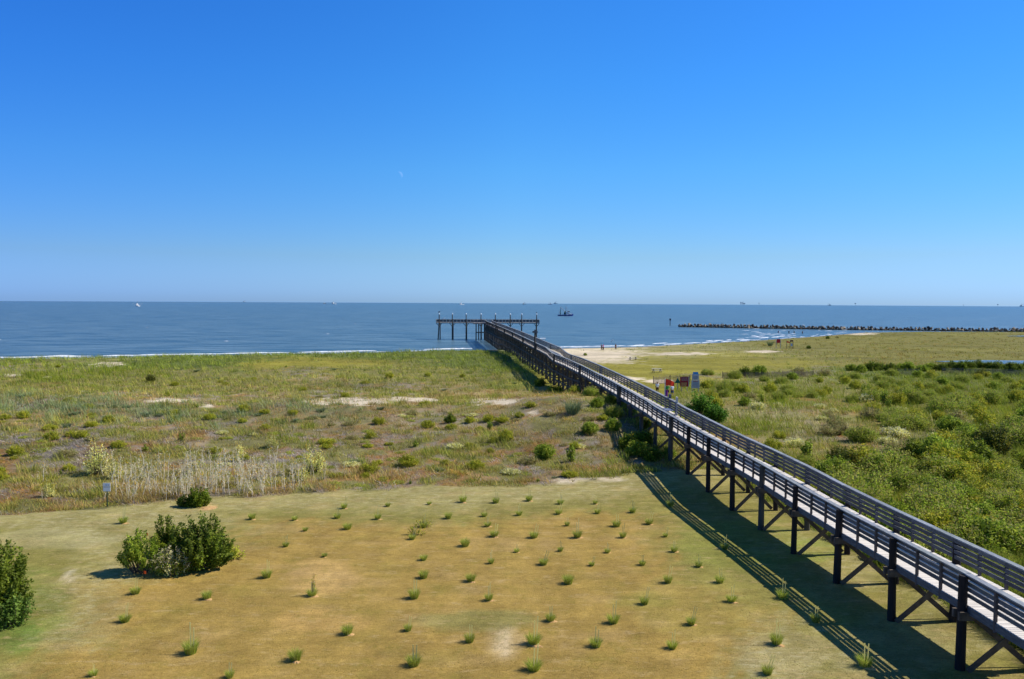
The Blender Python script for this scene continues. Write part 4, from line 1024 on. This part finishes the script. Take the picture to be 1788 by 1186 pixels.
core.build('breakwater_rubble', M_rock2, kind='stuff', label='dark wet rubble under the boulders of the breakwater', cat='rubble')

# channel marker beyond the breakwater end
X, Y, _ = [float(q) for q in unproj(1170, 569, -1.)]
e = empty('channel_marker', (X, Y, -1), 0, label='slim dark channel marker post in the water left of the breakwater', cat='channel marker')
MB().tube([(0, 0, -2), (0, 0, 3.6)], .2, 8).build('post', M_black, e)
MB().box((0, -.15, 3.8), (1.1, .06, 1.1), 0).box((0, .1, 3.9), (.5, .4, 1.0)).build('sign_board', mat('marker_board', S(90, 80, 90), .6), e)

# ------------------------------------------------------------------ sand fence
M_slat = mat('grey_slat_wood', S(128, 112, 96), .85, .35, 3)
def fence(pxs, hgt, label, name='sand_fence'):
    pw = [[float(q) for q in unproj(a_, b_)] for a_, b_ in pxs]
    e = empty(name, pw[0], 0, label=label, cat='sand fence', group='runs of slatted sand fence'); o0 = pw[0]
    sl = MB(); wires = MB(); R = random.Random(2)
    for a_, b_ in zip(pw[:-1], pw[1:]):
        L_ = math.hypot(b_[0] - a_[0], b_[1] - a_[1]); n = max(2, int(L_ / .11)); ang = math.atan2(b_[1] - a_[1], b_[0] - a_[0])
        for i in range(n):
            t = i / n; X, Y = a_[0] + (b_[0] - a_[0]) * t, a_[1] + (b_[1] - a_[1]) * t; Z = float(terrain(X, Y)); h_ = hgt * R.uniform(.85, 1.05)
            if R.random() < .06: continue
            sl.box((X - o0[0], Y - o0[1], Z + h_ / 2 - o0[2]), (.055, .012, h_ + .1), ang + R.uniform(-.1, .1))
        np_ = max(1, int(L_ / 3))
        for i in range(np_ + 1):
            t = i / np_; X, Y = a_[0] + (b_[0] - a_[0]) * t, a_[1] + (b_[1] - a_[1]) * t; Z = float(terrain(X, Y))
            MB().tube([(X - o0[0], Y - o0[1] + .08, Z - .3 - o0[2]), (X - o0[0], Y - o0[1] + .08, Z + hgt * 1.12 - o0[2])], .06, 7).build('post', M_trunk, e)
        for h_ in (.3, .8): wires.tube([(a_[0] - o0[0], a_[1] - o0[1] + .015, a_[2] + hgt * h_ - o0[2]), (b_[0] - o0[0], b_[1] - o0[1] + .015, b_[2] + hgt * h_ - o0[2])], .012, 4)
    sl.build('slats', M_slat, e); wires.build('wire', M_black, e)
fence([(1141, 671), (1170, 669), (1205, 668)], 1.15, 'weathered slat fence standing behind the walker and the beach signs')
fence([(1262, 660), (1340, 660), (1420, 658)], 1.0, 'grey slat fence half buried in brush in front of the broad green bush')
fence([(1568, 655), (1606, 655)], 1.15, 'short grey slat fence piece in the yellow-green field')
fence([(1645, 652), (1790, 655)], 1.0, 'grey slat fence in front of the dark hedge at the right edge')

# ------------------------------------------------------------------ signs
M_red = mat('red_sign', S(150, 28, 42), .5, .1); M_green = mat('green_sign', S(22, 110, 92), .5, .08); M_grey = mat('grey_sign', S(176, 178, 184), .5, .06)
M_blue = mat('blue_sign', S(60, 140, 200), .5, .08); M_cream = mat('cream_print', S(226, 190, 120), .6, .05); M_ink = mat('dark_print', S(70, 70, 76), .6, .05)
def sign_at(px_, py_, label, name='beach_sign', rz=0, **k):
    X, Y, Z = at_px(px_, py_); return empty(name, (X, Y, Z), rz, label=label, cat='sign'), Z
def rows_of_print(o, x0, x1, z0, z1, n, m, y=-.035, h=.035, seed=1):
    R = random.Random(seed); mb = MB()
    for i in range(n):
        z = z1 - (z1 - z0) * (i + .5) / n; x = x0 + R.uniform(0, .08)
        while x < x1 - .06:
            l = R.uniform(.06, .2); l = min(l, x1 - x); mb.box((x + l / 2, y, z), (l, .008, h)); x += l + .04
    mb.build('lettering', m, o)
e, _ = sign_at(1195, 683, 'square dark red beach sign on two posts right of the green triangle')
for s_ in (-.42, .42): MB().box((s_, .06, .95), (.09, .09, 2.3)).build('post', M_headpost, e)
b = MB().box((0, 0, 1.42), (1.3, .04, 1.45)).build('board', M_red, e); rows_of_print(b, -.5, .5, 1.5, 2.05, 5, M_grey); rows_of_print(b, -.5, .35, .8, 1.3, 3, M_cream, h=.09, seed=4)
MB().box((.62, -.028, 1.42), (.09, .012, 1.45)).build('edge_strip', M_grey, e)
e, _ = sign_at(1183, 681, 'green triangular sign on a white post')
MB().box((0, .06, .85), (.12, .1, 2.1)).build('post', M_headpost, e); tri = MB().prism([(-.5, 1.05), (.5, 1.05), (0, 1.78)], -.03, .01).build('board', M_green, e)
e, _ = sign_at(1214, 688, 'stack of grey notice boards topped with a blue band')
for s_ in (-.45, .45): MB().box((s_, .06, 1.3), (.09, .09, 3.2)).build('post', M_headpost, e)
b = MB().box((0, 0, 1.42), (1.15, .04, 1.15)).build('board', M_grey, e); rows_of_print(b, -.45, .45, .95, 1.7, 5, M_ink, seed=5); rows_of_print(b, -.38, .38, 1.78, 1.92, 1, M_red, h=.11, seed=6)
b = MB().box((0, 0, 2.4), (.8, .04, .72)).build('board', M_grey, e); rows_of_print(b, -.33, .33, 2.1, 2.65, 4, M_ink, seed=7)
MB().box((0, 0, 2.98), (.76, .04, .38)).build('board', M_blue, e)
# small white notice at the lawn edge
e, _ = sign_at(187, 885, 'small white notice board on a thin dark green post behind the lawn', 'notice_sign')
MB().box((0, .03, .65), (.05, .05, 1.5)).build('post', mat('green_post', S(38, 66, 48), .6), e)
b = MB().box((0, 0, 1.42), (.46, .02, .24)).box((0, 0, 1.14), (.46, .02, .26)).build('board', M_white, e)
rows_of_print(b, -.12, .16, 1.36, 1.46, 1, M_blue, y=-.014, h=.04, seed=9); MB().box((0, -.012, 1.285), (.46, .01, .02)).build('board_stripe', M_ink, e)
# far beach signs
X, Y, Z = at_px(1359, 608)
e = empty('beach_sign', (X, Y, Z), 0, label='far red warning board on two posts by the waterline', cat='sign'); 
for s_ in (-.65, .65): MB().box((s_, .06, 1.1), (.12, .12, 2.6)).build('post', M_headpost, e)
MB().box((0, 0, 2.15), (1.1, .05, 1.15)).build('board', mat('bright_red_sign', S(196, 30, 44), .5, .1), e)
X, Y, Z = at_px(1382, 609)
e = empty('beach_sign', (X, Y, Z), 0, label='far sign with dark red top and pale blue panel between two posts', cat='sign')
for s_ in (-.42, .42): MB().box((s_, .06, 1.15), (.13, .12, 2.7)).build('post', M_post, e)
MB().box((0, 0, 2.35), (.8, .05, .42)).build('board', mat('maroon_sign', S(80, 20, 32), .5, .1), e); MB().box((0, 0, 1.2), (.45, .05, .8)).build('board', mat('pale_blue_panel', S(150, 178, 206), .5, .05), e)
M_flag = mat('orange_red_flag', S(236, 60, 28), .7, .1, 2); M_purple = mat('purple_flag', S(110, 24, 120), .7, .15, 3); M_gflag = mat('green_flag', S(60, 150, 66), .7, .1, 3)
def flag_mesh(w, h, droop, seed, taper=.3):
    mb = MB(); n, mrow = 12, 6; R = random.Random(seed); ph = R.random() * 6
    for i in range(n + 1):
        t = i / n
        for j in range(mrow + 1):
            q = j / mrow; hh2 = h * (1 - taper * t); mb.v.append((w * t * (1 - .1 * droop), .09 * math.sin(t * 7 + ph + q) * t, -hh2 * q - droop * h * t * t * .8 - h * taper * .2 * t)); mb.c.append((1, 1, 1))
    for i in range(n):
        for j in range(mrow):
            a = i * (mrow + 1) + j; mb.f.append((a, a + mrow + 1, a + mrow + 2, a + 1))
    return mb
def solid(o, th=.012):
    md = o.modifiers.new('thick', 'SOLIDIFY'); md.thickness = th; return o
X, Y, Z = at_px(1373.5, 609)
e = empty('flag_pole', (X, Y, Z), 0, label='far beach flag pole with a small orange-red flag between two signs', cat='flag pole')
MB().tube([(0, 0, -.3), (0, 0, 2.5)], .07, 7).build('pole', M_post, e); fo = solid(flag_mesh(.85, .5, .7, 5).build('flag', M_flag, e)); fo.location = (.06, 0, 2.3)
# flags at the pier gate
yf = 72.2; xf = pier_x(yf) + PW - .03; zf = capz(yf)
e = empty('flag_pole', (xf, yf, zf - 1.1), 0, label='pale flag pole on the pier rail flying orange-red, green and purple flags', cat='flag pole')
MB().tube([(0, 0, -.3), (0, 0, 2.75)], .045, 8).build('pole', M_headpost, e)
fo = solid(flag_mesh(.85, .62, .55, 1, .35).build('flag', M_flag, e, label='orange-red beach flag')); fo.location = (.05, 0, 2.7)
fo = solid(flag_mesh(.18, .2, .3, 2, .1).build('flag', M_gflag, e, label='small green beach flag')); fo.location = (.04, 0, 1.95)
fo = solid(flag_mesh(.24, .75, .25, 3, .1).build('flag', M_purple, e, label='hanging purple beach flag')); fo.location = (.04, 0, 1.72)

# ------------------------------------------------------------------ picnic tables
def picnic(px_, py_, label, rz):
    X, Y, Z = at_px(px_, py_); e = empty('picnic_table', (X, Y, Z), rz, label=label, cat='picnic table', group='picnic tables on the meadow')
    tp = MB()
    for k in range(5): tp.box((0, -.3 + k * .15, .76), (1.9, .135, .04))
    tp.build('table_top', M_headpost, e)
    for s_ in (-.68, .68): MB().box((0, s_, .45), (1.9, .26, .04)).build('seat', M_headpost, e)
    for s_ in (-.65, .65):
        l = MB(); l.beam((s_, -.62, 0), (s_, -.25, .74), .05, .1, (1, 0, 0)); l.beam((s_, .62, 0), (s_, .25, .74), .05, .1, (1, 0, 0)); l.box((s_ + .05, 0, .4), (.04, 1.5, .09)); l.box((s_ + .05, 0, .7), (.04, .7, .08)); l.build('leg_frame', M_brace, e)
picnic(1147, 651, 'pale grey picnic table on the mown meadow behind the sand fence', .06)
picnic(1105, 629, 'distant grey picnic table at the edge of the white sand', .03)

# ------------------------------------------------------------------ people
M_skin = mat('skin', S(176, 126, 98), .6, .05); M_skind = mat('skin_tan', S(150, 104, 78), .6, .05); M_hair = mat('dark_hair', S(36, 28, 24), .7, .2)
def skin_obj(name, verts, edges, m, parent, sub=2, root=0):
    me = bpy.data.meshes.new(name); me.from_pydata([v[:3] for v in verts], edges, []); me.materials.append(m)
    o = bpy.data.objects.new(name, me); C.objects.link(o); o.parent = parent
    md = o.modifiers.new('skin', 'SKIN'); md.use_smooth_shade = True
    for i, v in enumerate(verts):
        r_ = v[3]; me.skin_vertices[0].data[i].radius = (r_, r_) if not hasattr(r_, '__len__') else r_
        me.skin_vertices[0].data[i].use_root = (i == root)
    s_ = o.modifiers.new('sub', 'SUBSURF'); s_.levels = 1; s_.render_levels = sub
    return o
def person(loc, rz, label, shirt, legs, skin=None, long_legs=False, step=.12, arm=.12, hat=None, lift=0, group=None):
    skin = skin or M_skin; e = empty('person', loc, rz, label=label, cat='person')
    V = [(0, 0, .95, .13), (0, 0, 1.12, .12), (0, 0, 1.32, .145), (0, 0, 1.46, .1), (0, -.01, 1.53, .055), (0, -.02, 1.62, .085), (0, -.015, 1.7, .09), (0, -.01, 1.76, .05)]
    E = [(0, 1), (1, 2), (2, 3), (3, 4), (4, 5), (5, 6), (6, 7)]
    for s_ in (-1, 1):
        n = len(V); sw = s_ * step
        V += [(s_ * .1, 0, .88, .09), (s_ * .11, -sw * .6, .5, .06), (s_ * .115, -sw * .6 + .03, .3, .052), (s_ * .115, sw * -.9 + .04, .09, .035), (s_ * .12, -sw * .9 - .1, .035, .03)]
        E += [(0, n), (n, n + 1), (n + 1, n + 2), (n + 2, n + 3), (n + 3, n + 4)]
        n = len(V); a_ = s_ * arm
        V += [(s_ * .19, 0, 1.42, .05), (s_ * .24, a_ * .4, 1.14, .042), (s_ * .25, a_ - .05, .92, .028), (s_ * .25, a_ - .06, .84, .03)]
        E += [(3, n), (n, n + 1), (n + 1, n + 2), (n + 2, n + 3)]
        for k in range(4):
            q = len(V); yy = a_ - .09 + k * .022; V += [(s_ * .25, yy, .785, .009), (s_ * .24, yy, .75 + abs(k - 1.5) * .006, .008)]; E += [(n + 3, q), (q, q + 1)]
        q = len(V); V += [(s_ * .23, a_ - .11, .83, .01), (s_ * .225, a_ - .12, .795, .008)]; E += [(n + 3, q), (q, q + 1)]
    b = skin_obj('body', V, E, skin, e)
    sv = [(0, 0, .9, (.17, .12)), (0, 0, 1.1, (.165, .125)), (0, 0, 1.32, (.175, .14)), (0, 0, 1.46, (.1, .09)), (-.2, 0, 1.41, .075), (-.245, -arm * .25, 1.2, .068), (.2, 0, 1.41, .075), (.245, arm * .25, 1.2, .068)]
    skin_obj('shirt', sv, [(0, 1), (1, 2), (2, 3), (3, 4), (4, 5), (3, 6), (6, 7)], shirt, e, 2)
    lv = [(0, 0, .95, .165)]; le = []
    for s_ in (-1, 1):
        n = len(lv); sw = s_ * step; lv += [(s_ * .1, 0, .84, .115), (s_ * .112, -sw * .5, .52, .095)]; le += [(0, n), (n, n + 1)]
        if long_legs: lv += [(s_ * .115, -sw * .9 + .03, .12, .07)]; le += [(n + 1, n + 2)]
    skin_obj('trousers' if long_legs else 'shorts', lv, le, legs, e, 2)
    skin_obj('hair', [(0, .03, 1.66, .075), (0, .01, 1.74, .085), (0, .0, 1.79, .05)], [(0, 1), (1, 2)], hat or M_hair, e, 1)
    f = MB()
    f.box((0, -.125, 1.655), (.022, .04, .04)); f.box((0, -.105, 1.605), (.05, .02, .012)); f.build('face_features', skin, e)
    ey = MB().box((-.033, -.104, 1.68), (.02, .02, .012)).box((.033, -.104, 1.68), (.02, .02, .012)).build('eyes', M_black, e)
    for o in e.children: o.location.z = lift
    return e
M_wshirt = mat('white_shirt', S(248, 248, 252), .8, .05); M_mag = mat('magenta_coat', S(200, 30, 150), .8, .08); M_dpurple = mat('dark_purple_top', S(48, 30, 92), .8, .1); M_navy = mat('dark_trousers', S(28, 26, 40), .8, .1)
M_jean = mat('blue_jeans', S(54, 84, 130), .8, .1); M_khaki = mat('khaki_top', S(160, 140, 100), .8, .1); M_dkred = mat('dark_red_top', S(60, 26, 28), .8, .1); M_teal = mat('dark_teal_top', S(40, 60, 66), .8, .1)
person(at_px(1147.5, 688), math.pi - .1, 'person in white t-shirt and black shorts walking away on the grass behind the pier', M_wshirt, M_black, M_skind, arm=.1)
person(at_px(1173.5, 693), math.pi + .2, 'person in white shirt and red cap mostly hidden behind the flags', M_wshirt, M_jean, hat=mat('red_cap', S(170, 30, 40), .7))
person(at_px(1165.5, 692), math.pi, 'person in green shirt just behind the flag pole', mat('green_shirt', S(70, 150, 70), .8), M_navy)
person(at_px(1050.5, 612), .1, 'person in dark purple top at the waterline, left of the pair', M_dpurple, M_navy, long_legs=True)
person(at_px(1053.6, 612), 1.2, 'person in bright magenta coat at the waterline, right of the pair', M_mag, M_navy, long_legs=True)
person(at_px(1075, 611), .3, 'person in dark clothes standing alone at the waterline', M_teal, M_navy, long_legs=True)
def wade(a_, b_, label, sh, lg, **k):
    X, Y, _ = [float(q) for q in unproj(a_, b_, -1.)]; return person((X, Y, -1.55), random.Random(a_).random() * 3, label, sh, lg, long_legs=True, **k)
wade(1359, 581.5, 'leftmost wading person in purple top in the shallow surf', mat('violet_top', S(110, 60, 120), .8), M_jean)
wade(1377.5, 582, 'person in dark red top wading in the surf', M_dkred, M_black)
ew = wade(1386.5, 582.5, 'wading person in khaki top and blue trousers holding a fishing rod', M_khaki, M_jean)
wade(1401, 582.5, 'rightmost wading person in faint brown clothes', mat('brown_top', S(130, 104, 90), .8), M_brace)
rx, ry, rz_ = ew.location
fr = MB().tube([(0, 0, 0), (-.5, -.2, 1.5), (-.9, -.3, 2.1)], [.03, .022, .012], 5).build('fishing_rod', M_black, label='thin dark fishing rod held by the khaki wading person', cat='fishing rod'); fr.location = (rx, ry, rz_ + .85)

# ------------------------------------------------------------------ birds on the head posts
def bird(loc, label, m, name='pelican', s=1.0, rz=0):
    e = empty(name, loc, rz, label=label, cat='bird')
    skin_obj('body', [(0, 0, .22, .12), (-.18, 0, .2, .09), (-.34, 0, .12, .03), (.14, 0, .3, .08), (.2, 0, .42, .04), (.24, 0, .5, .05), (.38, 0, .44, .02), (0, .04, .06, .02), (0, .04, 0, .015), (0, -.04, .06, .02), (0, -.04, 0, .015)],
             [(0, 1), (1, 2), (0, 3), (3, 4), (4, 5), (5, 6), (0, 7), (7, 8), (0, 9), (9, 10)], m, e, 1)
    e.scale = (s, s, s)
M_bird = mat('dark_feathers', S(64, 54, 60), .8, .1); M_gull = mat('white_feathers', S(225, 225, 222), .8, .05)
bird((-26.65, head_y(-26.65) - .28, 8.78), 'dark bird perched on the leftmost post of the pier head', M_bird, s=1.5)
bird((9.07, head_y(9.07) - .28, 8.78), 'dark bird perched on the rightmost post of the pier head', M_bird, s=1.2, rz=2)
bird((-22.9 - 2, head_y(-24.9) - .05, 6.45), 'white gull standing on the rail near the left end of the pier head', M_gull, 'gull', 1.3)
X, Y, _ = [float(q) for q in unproj(1068.5, 597, -1.)]; bird((X, Y, -1.05), 'white gull floating beyond the people at the waterline', M_gull, 'gull', 1.6)

# ------------------------------------------------------------------ boats and rigs
M_hullb = mat('blue_hull', S(22, 44, 120), .5, .1, .5); M_hulld = mat('dark_hull', S(40, 30, 34), .5, .1, .5); M_net = mat('green_net', S(64, 92, 82), .9, .3, 1); M_glass = mat('cabin_window', S(40, 50, 66), .2, .1); M_mast = mat('pale_steel', S(170, 172, 172), .5, .1)
M_rust = mat('rusty_hull', S(150, 110, 100), .7, .2, .5); M_steel = mat('grey_steel', S(96, 116, 146), .6, .1)
def hull(L_, B, Hh, name, m, par, bottom=None):
    mb = MB(); n = 14; sec = []
    for i in range(n + 1):
        t = i / n; w = B / 2 * (min(1, (1 - t) * 3.2) ** .55) * (0.85 + .15 * min(1, t * 4)); sh = Hh * (.75 + .7 * t ** 2.5); x = -L_ / 2 + L_ * t
        x2 = x + (0 if t < .85 else 0)
        sec.append([(x - .03 * L_ * t, 0, -.8), (x, w * .8, -.3), (x + .02 * L_ * t, w, sh), (x + .02 * L_ * t, 0, sh - .05)])
    for sgn in (1, -1):
        n0 = len(mb.v)
        for s_ in sec:
            for q in s_: mb.v.append((q[0], q[1] * sgn, q[2])); mb.c.append((1, 1, 1))
        for i in range(n):
            for k in range(3):
                a = n0 + i * 4 + k; f = (a, a + 4, a + 5, a + 1); mb.f.append(f if sgn < 0 else f[::-1])
        mb.f.append(tuple(n0 + k for k in range(4)) if sgn > 0 else tuple(n0 + k for k in reversed(range(4))))
    return mb.build(name, m, par)
def trawler(X, Y, L_, rz, label, hm=None, out=False, group='fishing boats on the sea', white_top=True, nets=True):
    d = math.hypot(X, Y); e = empty('shrimp_boat', (X, Y, sea_z(d)), rz, label=label, cat='boat', group=group); k = L_ / 15
    hull(15, 4.6, 1.5, 'hull', hm or M_hullb, e)
    if white_top:
        mb = MB()
        for sgn in (-1, 1): mb.beam((1.0, sgn * 2.3, 1.4), (6.6, sgn * 1.35, 2.2), .1, 1.3); mb.beam((-7, sgn * 1.9, 1.15), (1.5, sgn * 2.22, 1.4), .08, .35)
        mb.build('bulwark', M_white, e)
    c = MB().box((2.4, 0, 2.4), (3.6, 3.0, 2.4)).box((2.7, 0, 4.2), (2.4, 2.5, 1.5)).box((5.0, 0, 1.9), (1.6, 1.6, .9)).build('cabin', M_white, e)
    MB().box((2.9, 0, 4.35), (2.44, 2.54, .6)).box((2.4, 0, 2.8), (2.6, 3.04, .5)).build('window', M_glass, c)
    MB().tube([(.3, 0, 1), (.3, 0, 9.6)], [.16, .1], 6).tube([(.3, 0, 8.8), (2.6, 0, 6.0)], .06, 5).tube([(2.6, 0, 4.9), (2.6, 0, 6.3)], .14, 5).build('mast', M_mast, e)
    MB().tube([(-6, -1.7, 1), (-6, -1.7, 4.5), (-6, 1.7, 4.5), (-6, 1.7, 1)], .13, 6).build('stern_frame', M_mast, e)
    if out:
        for s_ in (-1, 1): MB().tube([(.3, s_ * 1.5, 2), (-.2, s_ * 9.5, 5.0)], [.16, .1], 6).tube([(.3, 0, 9), (-.2, s_ * 9.3, 5.0)], .04, 4).build('outrigger', M_mast, e)
    else:
        MB().tube([(.2, 1.2, 3.6), (-5.0, 1.4, 8.9)], [.32, .26], 6).build('outrigger', M_mast, e); MB().tube([(.2, -1.2, 3.6), (.6, -2.4, 9.2)], [.28, .2], 6).build('outrigger', M_mast, e)
        MB().tube([(.3, 0, 9.2), (-4.9, 1.4, 8.6)], .04, 4).build('stay', M_mast, e)
    if nets:
        n_ = MB().tube([(-4.6, 1.4, 1.2), (-4.7, 1.4, 4), (-4.8, 1.4, 8.0)], [.45, .35, .15], 7); n_.tube([(-.8, 0, 1.2), (-.6, 0, 3.2), (.0, 0, 4.6)], [.9, .8, .3], 8); n_.build('net', M_net, e)
    e.scale = (k, k, k); return e
def on_sea(px_, D): 
    t = (px_ - 894) / F; return t * D, D
X, Y = on_sea(987, 800); trawler(X, Y, 15.5, 0.06, 'shrimp boat with blue hull and raised boom, nearest boat right of the pier head')
X, Y = on_sea(240.5, 1720); trawler(X, Y, 18.5, 2.35, 'white fishing boat with arms spread, leftmost on the sea', M_white, True, nets=False)
X, Y = on_sea(567, 4200); trawler(X, Y, 19, -2.5, 'dark-hulled boat with outriggers spread, left one of the close pair at the horizon', M_hulld, True, nets=False)
X, Y = on_sea(583, 3600); trawler(X, Y, 25, 2.6, 'white boat, right one of the close pair at the horizon', M_white, True, nets=False)
X, Y = on_sea(806, 3500); trawler(X, Y, 25, -2.4, 'whitish boat with spread outriggers on the horizon above the left pier head', M_white, True, nets=False)
X, Y = on_sea(915, 5200); trawler(X, Y, 26, 2.9, 'small grey boat on the horizon just right of the pier middle', M_hulld, False, nets=False)
X, Y = on_sea(960, 5000); trawler(X, Y, 24, .2, 'tiny pale boat on the horizon up left of the blue shrimp boat', M_hullb, False, nets=False)
X, Y = on_sea(1447, 7800); trawler(X, Y, 34, 0, 'tiny dark ship on the horizon over the right breakwater', M_hulld, False, nets=False)
X, Y = on_sea(970, 11500); trawler(X, Y, 60, 3.1, 'faint far ship on the horizon right of the tiny pale boat', M_steel, False, nets=False, white_top=False)
X, Y = on_sea(427, 11500); trawler(X, Y, 44, 3.1, 'faint far boat on the horizon at the left third of the sea', M_mast, False, nets=False, white_top=False)
X, Y = on_sea(1783, 10500); trawler(X, Y, 60, 3.1, 'faint far ship on the horizon at the right edge', M_steel, False, nets=False, white_top=False)
def rig(px_, D, w, h, label, kind=0):
    X, Y = on_sea(px_, D); e = empty('oil_platform', (X, Y, sea_z(math.hypot(X, Y))), 0, label=label, cat='oil platform', group='oil platforms on the horizon')
    lg = MB(); dk = MB()
    if kind == 0:
        for s_ in (-.42, -.14, .14, .42):
            for q in (-6, 6): lg.tube([(w * s_, q, -5), (w * s_, q, h * .5)], 1.4, 6)
        dk.box((0, 0, h * .5), (w, 16, 4)).box((-w * .4, 0, h * .72), (w * .14, 12, h * .3)).box((w * .3, 0, h * .42), (w * .5, 14, 6)).box((0, 0, h * .6), (w * .12, 10, h * .22))
        cr = MB().tube([(0, 0, h * .55), (w * .2, 0, h * 1.15)], .9, 5).tube([(-w * .06, 0, h * .55), (-w * .06, 0, h * .95)], 1, 5); cr.build('crane', M_steel, e)
    else:
        lg.tube([(0, 0, -5), (0, 0, h * .7)], 1.5, 6); dk.box((0, 0, h * .8), (w, w * .6, h * .25)).box((-w * .3, 0, h), (w * .3, 3, h * .3))
    lg.build('leg', M_steel, e); dk.build('platform_deck', M_steel, e)
rig(1296, 11500, 66, 46, 'wide oil platform with a crane, largest of the rigs on the horizon')
rig(1324.5, 12500, 12, 30, 'single small platform just right of the wide oil platform', 1)
rig(1492.5, 12000, 18, 34, 'lone small platform on the horizon beyond the middle of the breakwater', 1)
rig(1741, 12000, 16, 32, 'lone small platform on the horizon near the right edge', 1)
rig(1681, 12500, 10, 20, 'tiniest platform on the horizon left of the one near the right edge', 1)

# ------------------------------------------------------------------ the day moon
dm = fwd + rt * (697 - 894) / F - up * (306 - 593) / F; dm = dm / np.linalg.norm(dm); DM = 40000.
bm = bmesh.new(); bmesh.ops.create_uvsphere(bm, u_segments=48, v_segments=24, radius=DM * 6.0 / F)
for f in bm.faces: f.smooth = True
me = bpy.data.meshes.new('moon'); bm.to_mesh(me); bm.free()
m = bpy.data.materials.new('moonlight'); m.use_nodes = True; nt = m.node_tree; N = nt.nodes; L = nt.links; N.clear()
out = N.new('ShaderNodeOutputMaterial'); tr = N.new('ShaderNodeBsdfTransparent'); em = N.new('ShaderNodeEmission'); em.inputs[0].default_value = (1, .9, .9, 1); ad = N.new('ShaderNodeAddShader')
ge = N.new('ShaderNodeNewGeometry'); dt = N.new('ShaderNodeVectorMath'); dt.operation = 'DOT_PRODUCT'
sv_ = Vector((.80, .28, .53)).normalized(); dt.inputs[1].default_value = sv_; L.new(ge.outputs['True Normal'], dt.inputs[0])
mr = N.new('ShaderNodeMapRange'); mr.inputs[1].default_value = 0; mr.inputs[2].default_value = .5; mr.inputs[3].default_value = 0; mr.inputs[4].default_value = .085; L.new(dt.outputs['Value'], mr.inputs[0])
bf = N.new('ShaderNodeMath'); bf.operation = 'SUBTRACT'; bf.inputs[0].default_value = 1; L.new(ge.outputs['Backfacing'], bf.inputs[1])
mu = N.new('ShaderNodeMath'); mu.operation = 'MULTIPLY'; L.new(mr.outputs[0], mu.inputs[0]); L.new(bf.outputs[0], mu.inputs[1]); L.new(mu.outputs[0], em.inputs[1])
L.new(tr.outputs[0], ad.inputs[0]); L.new(em.outputs[0], ad.inputs[1]); L.new(ad.outputs[0], out.inputs[0])
mo = link('moon', me, m); mo.location = Vector(dm) * DM + Vector((0, 0, H)); mo.visible_shadow = True
prop(mo, label='faint pale crescent moon in the blue sky', cat='moon')
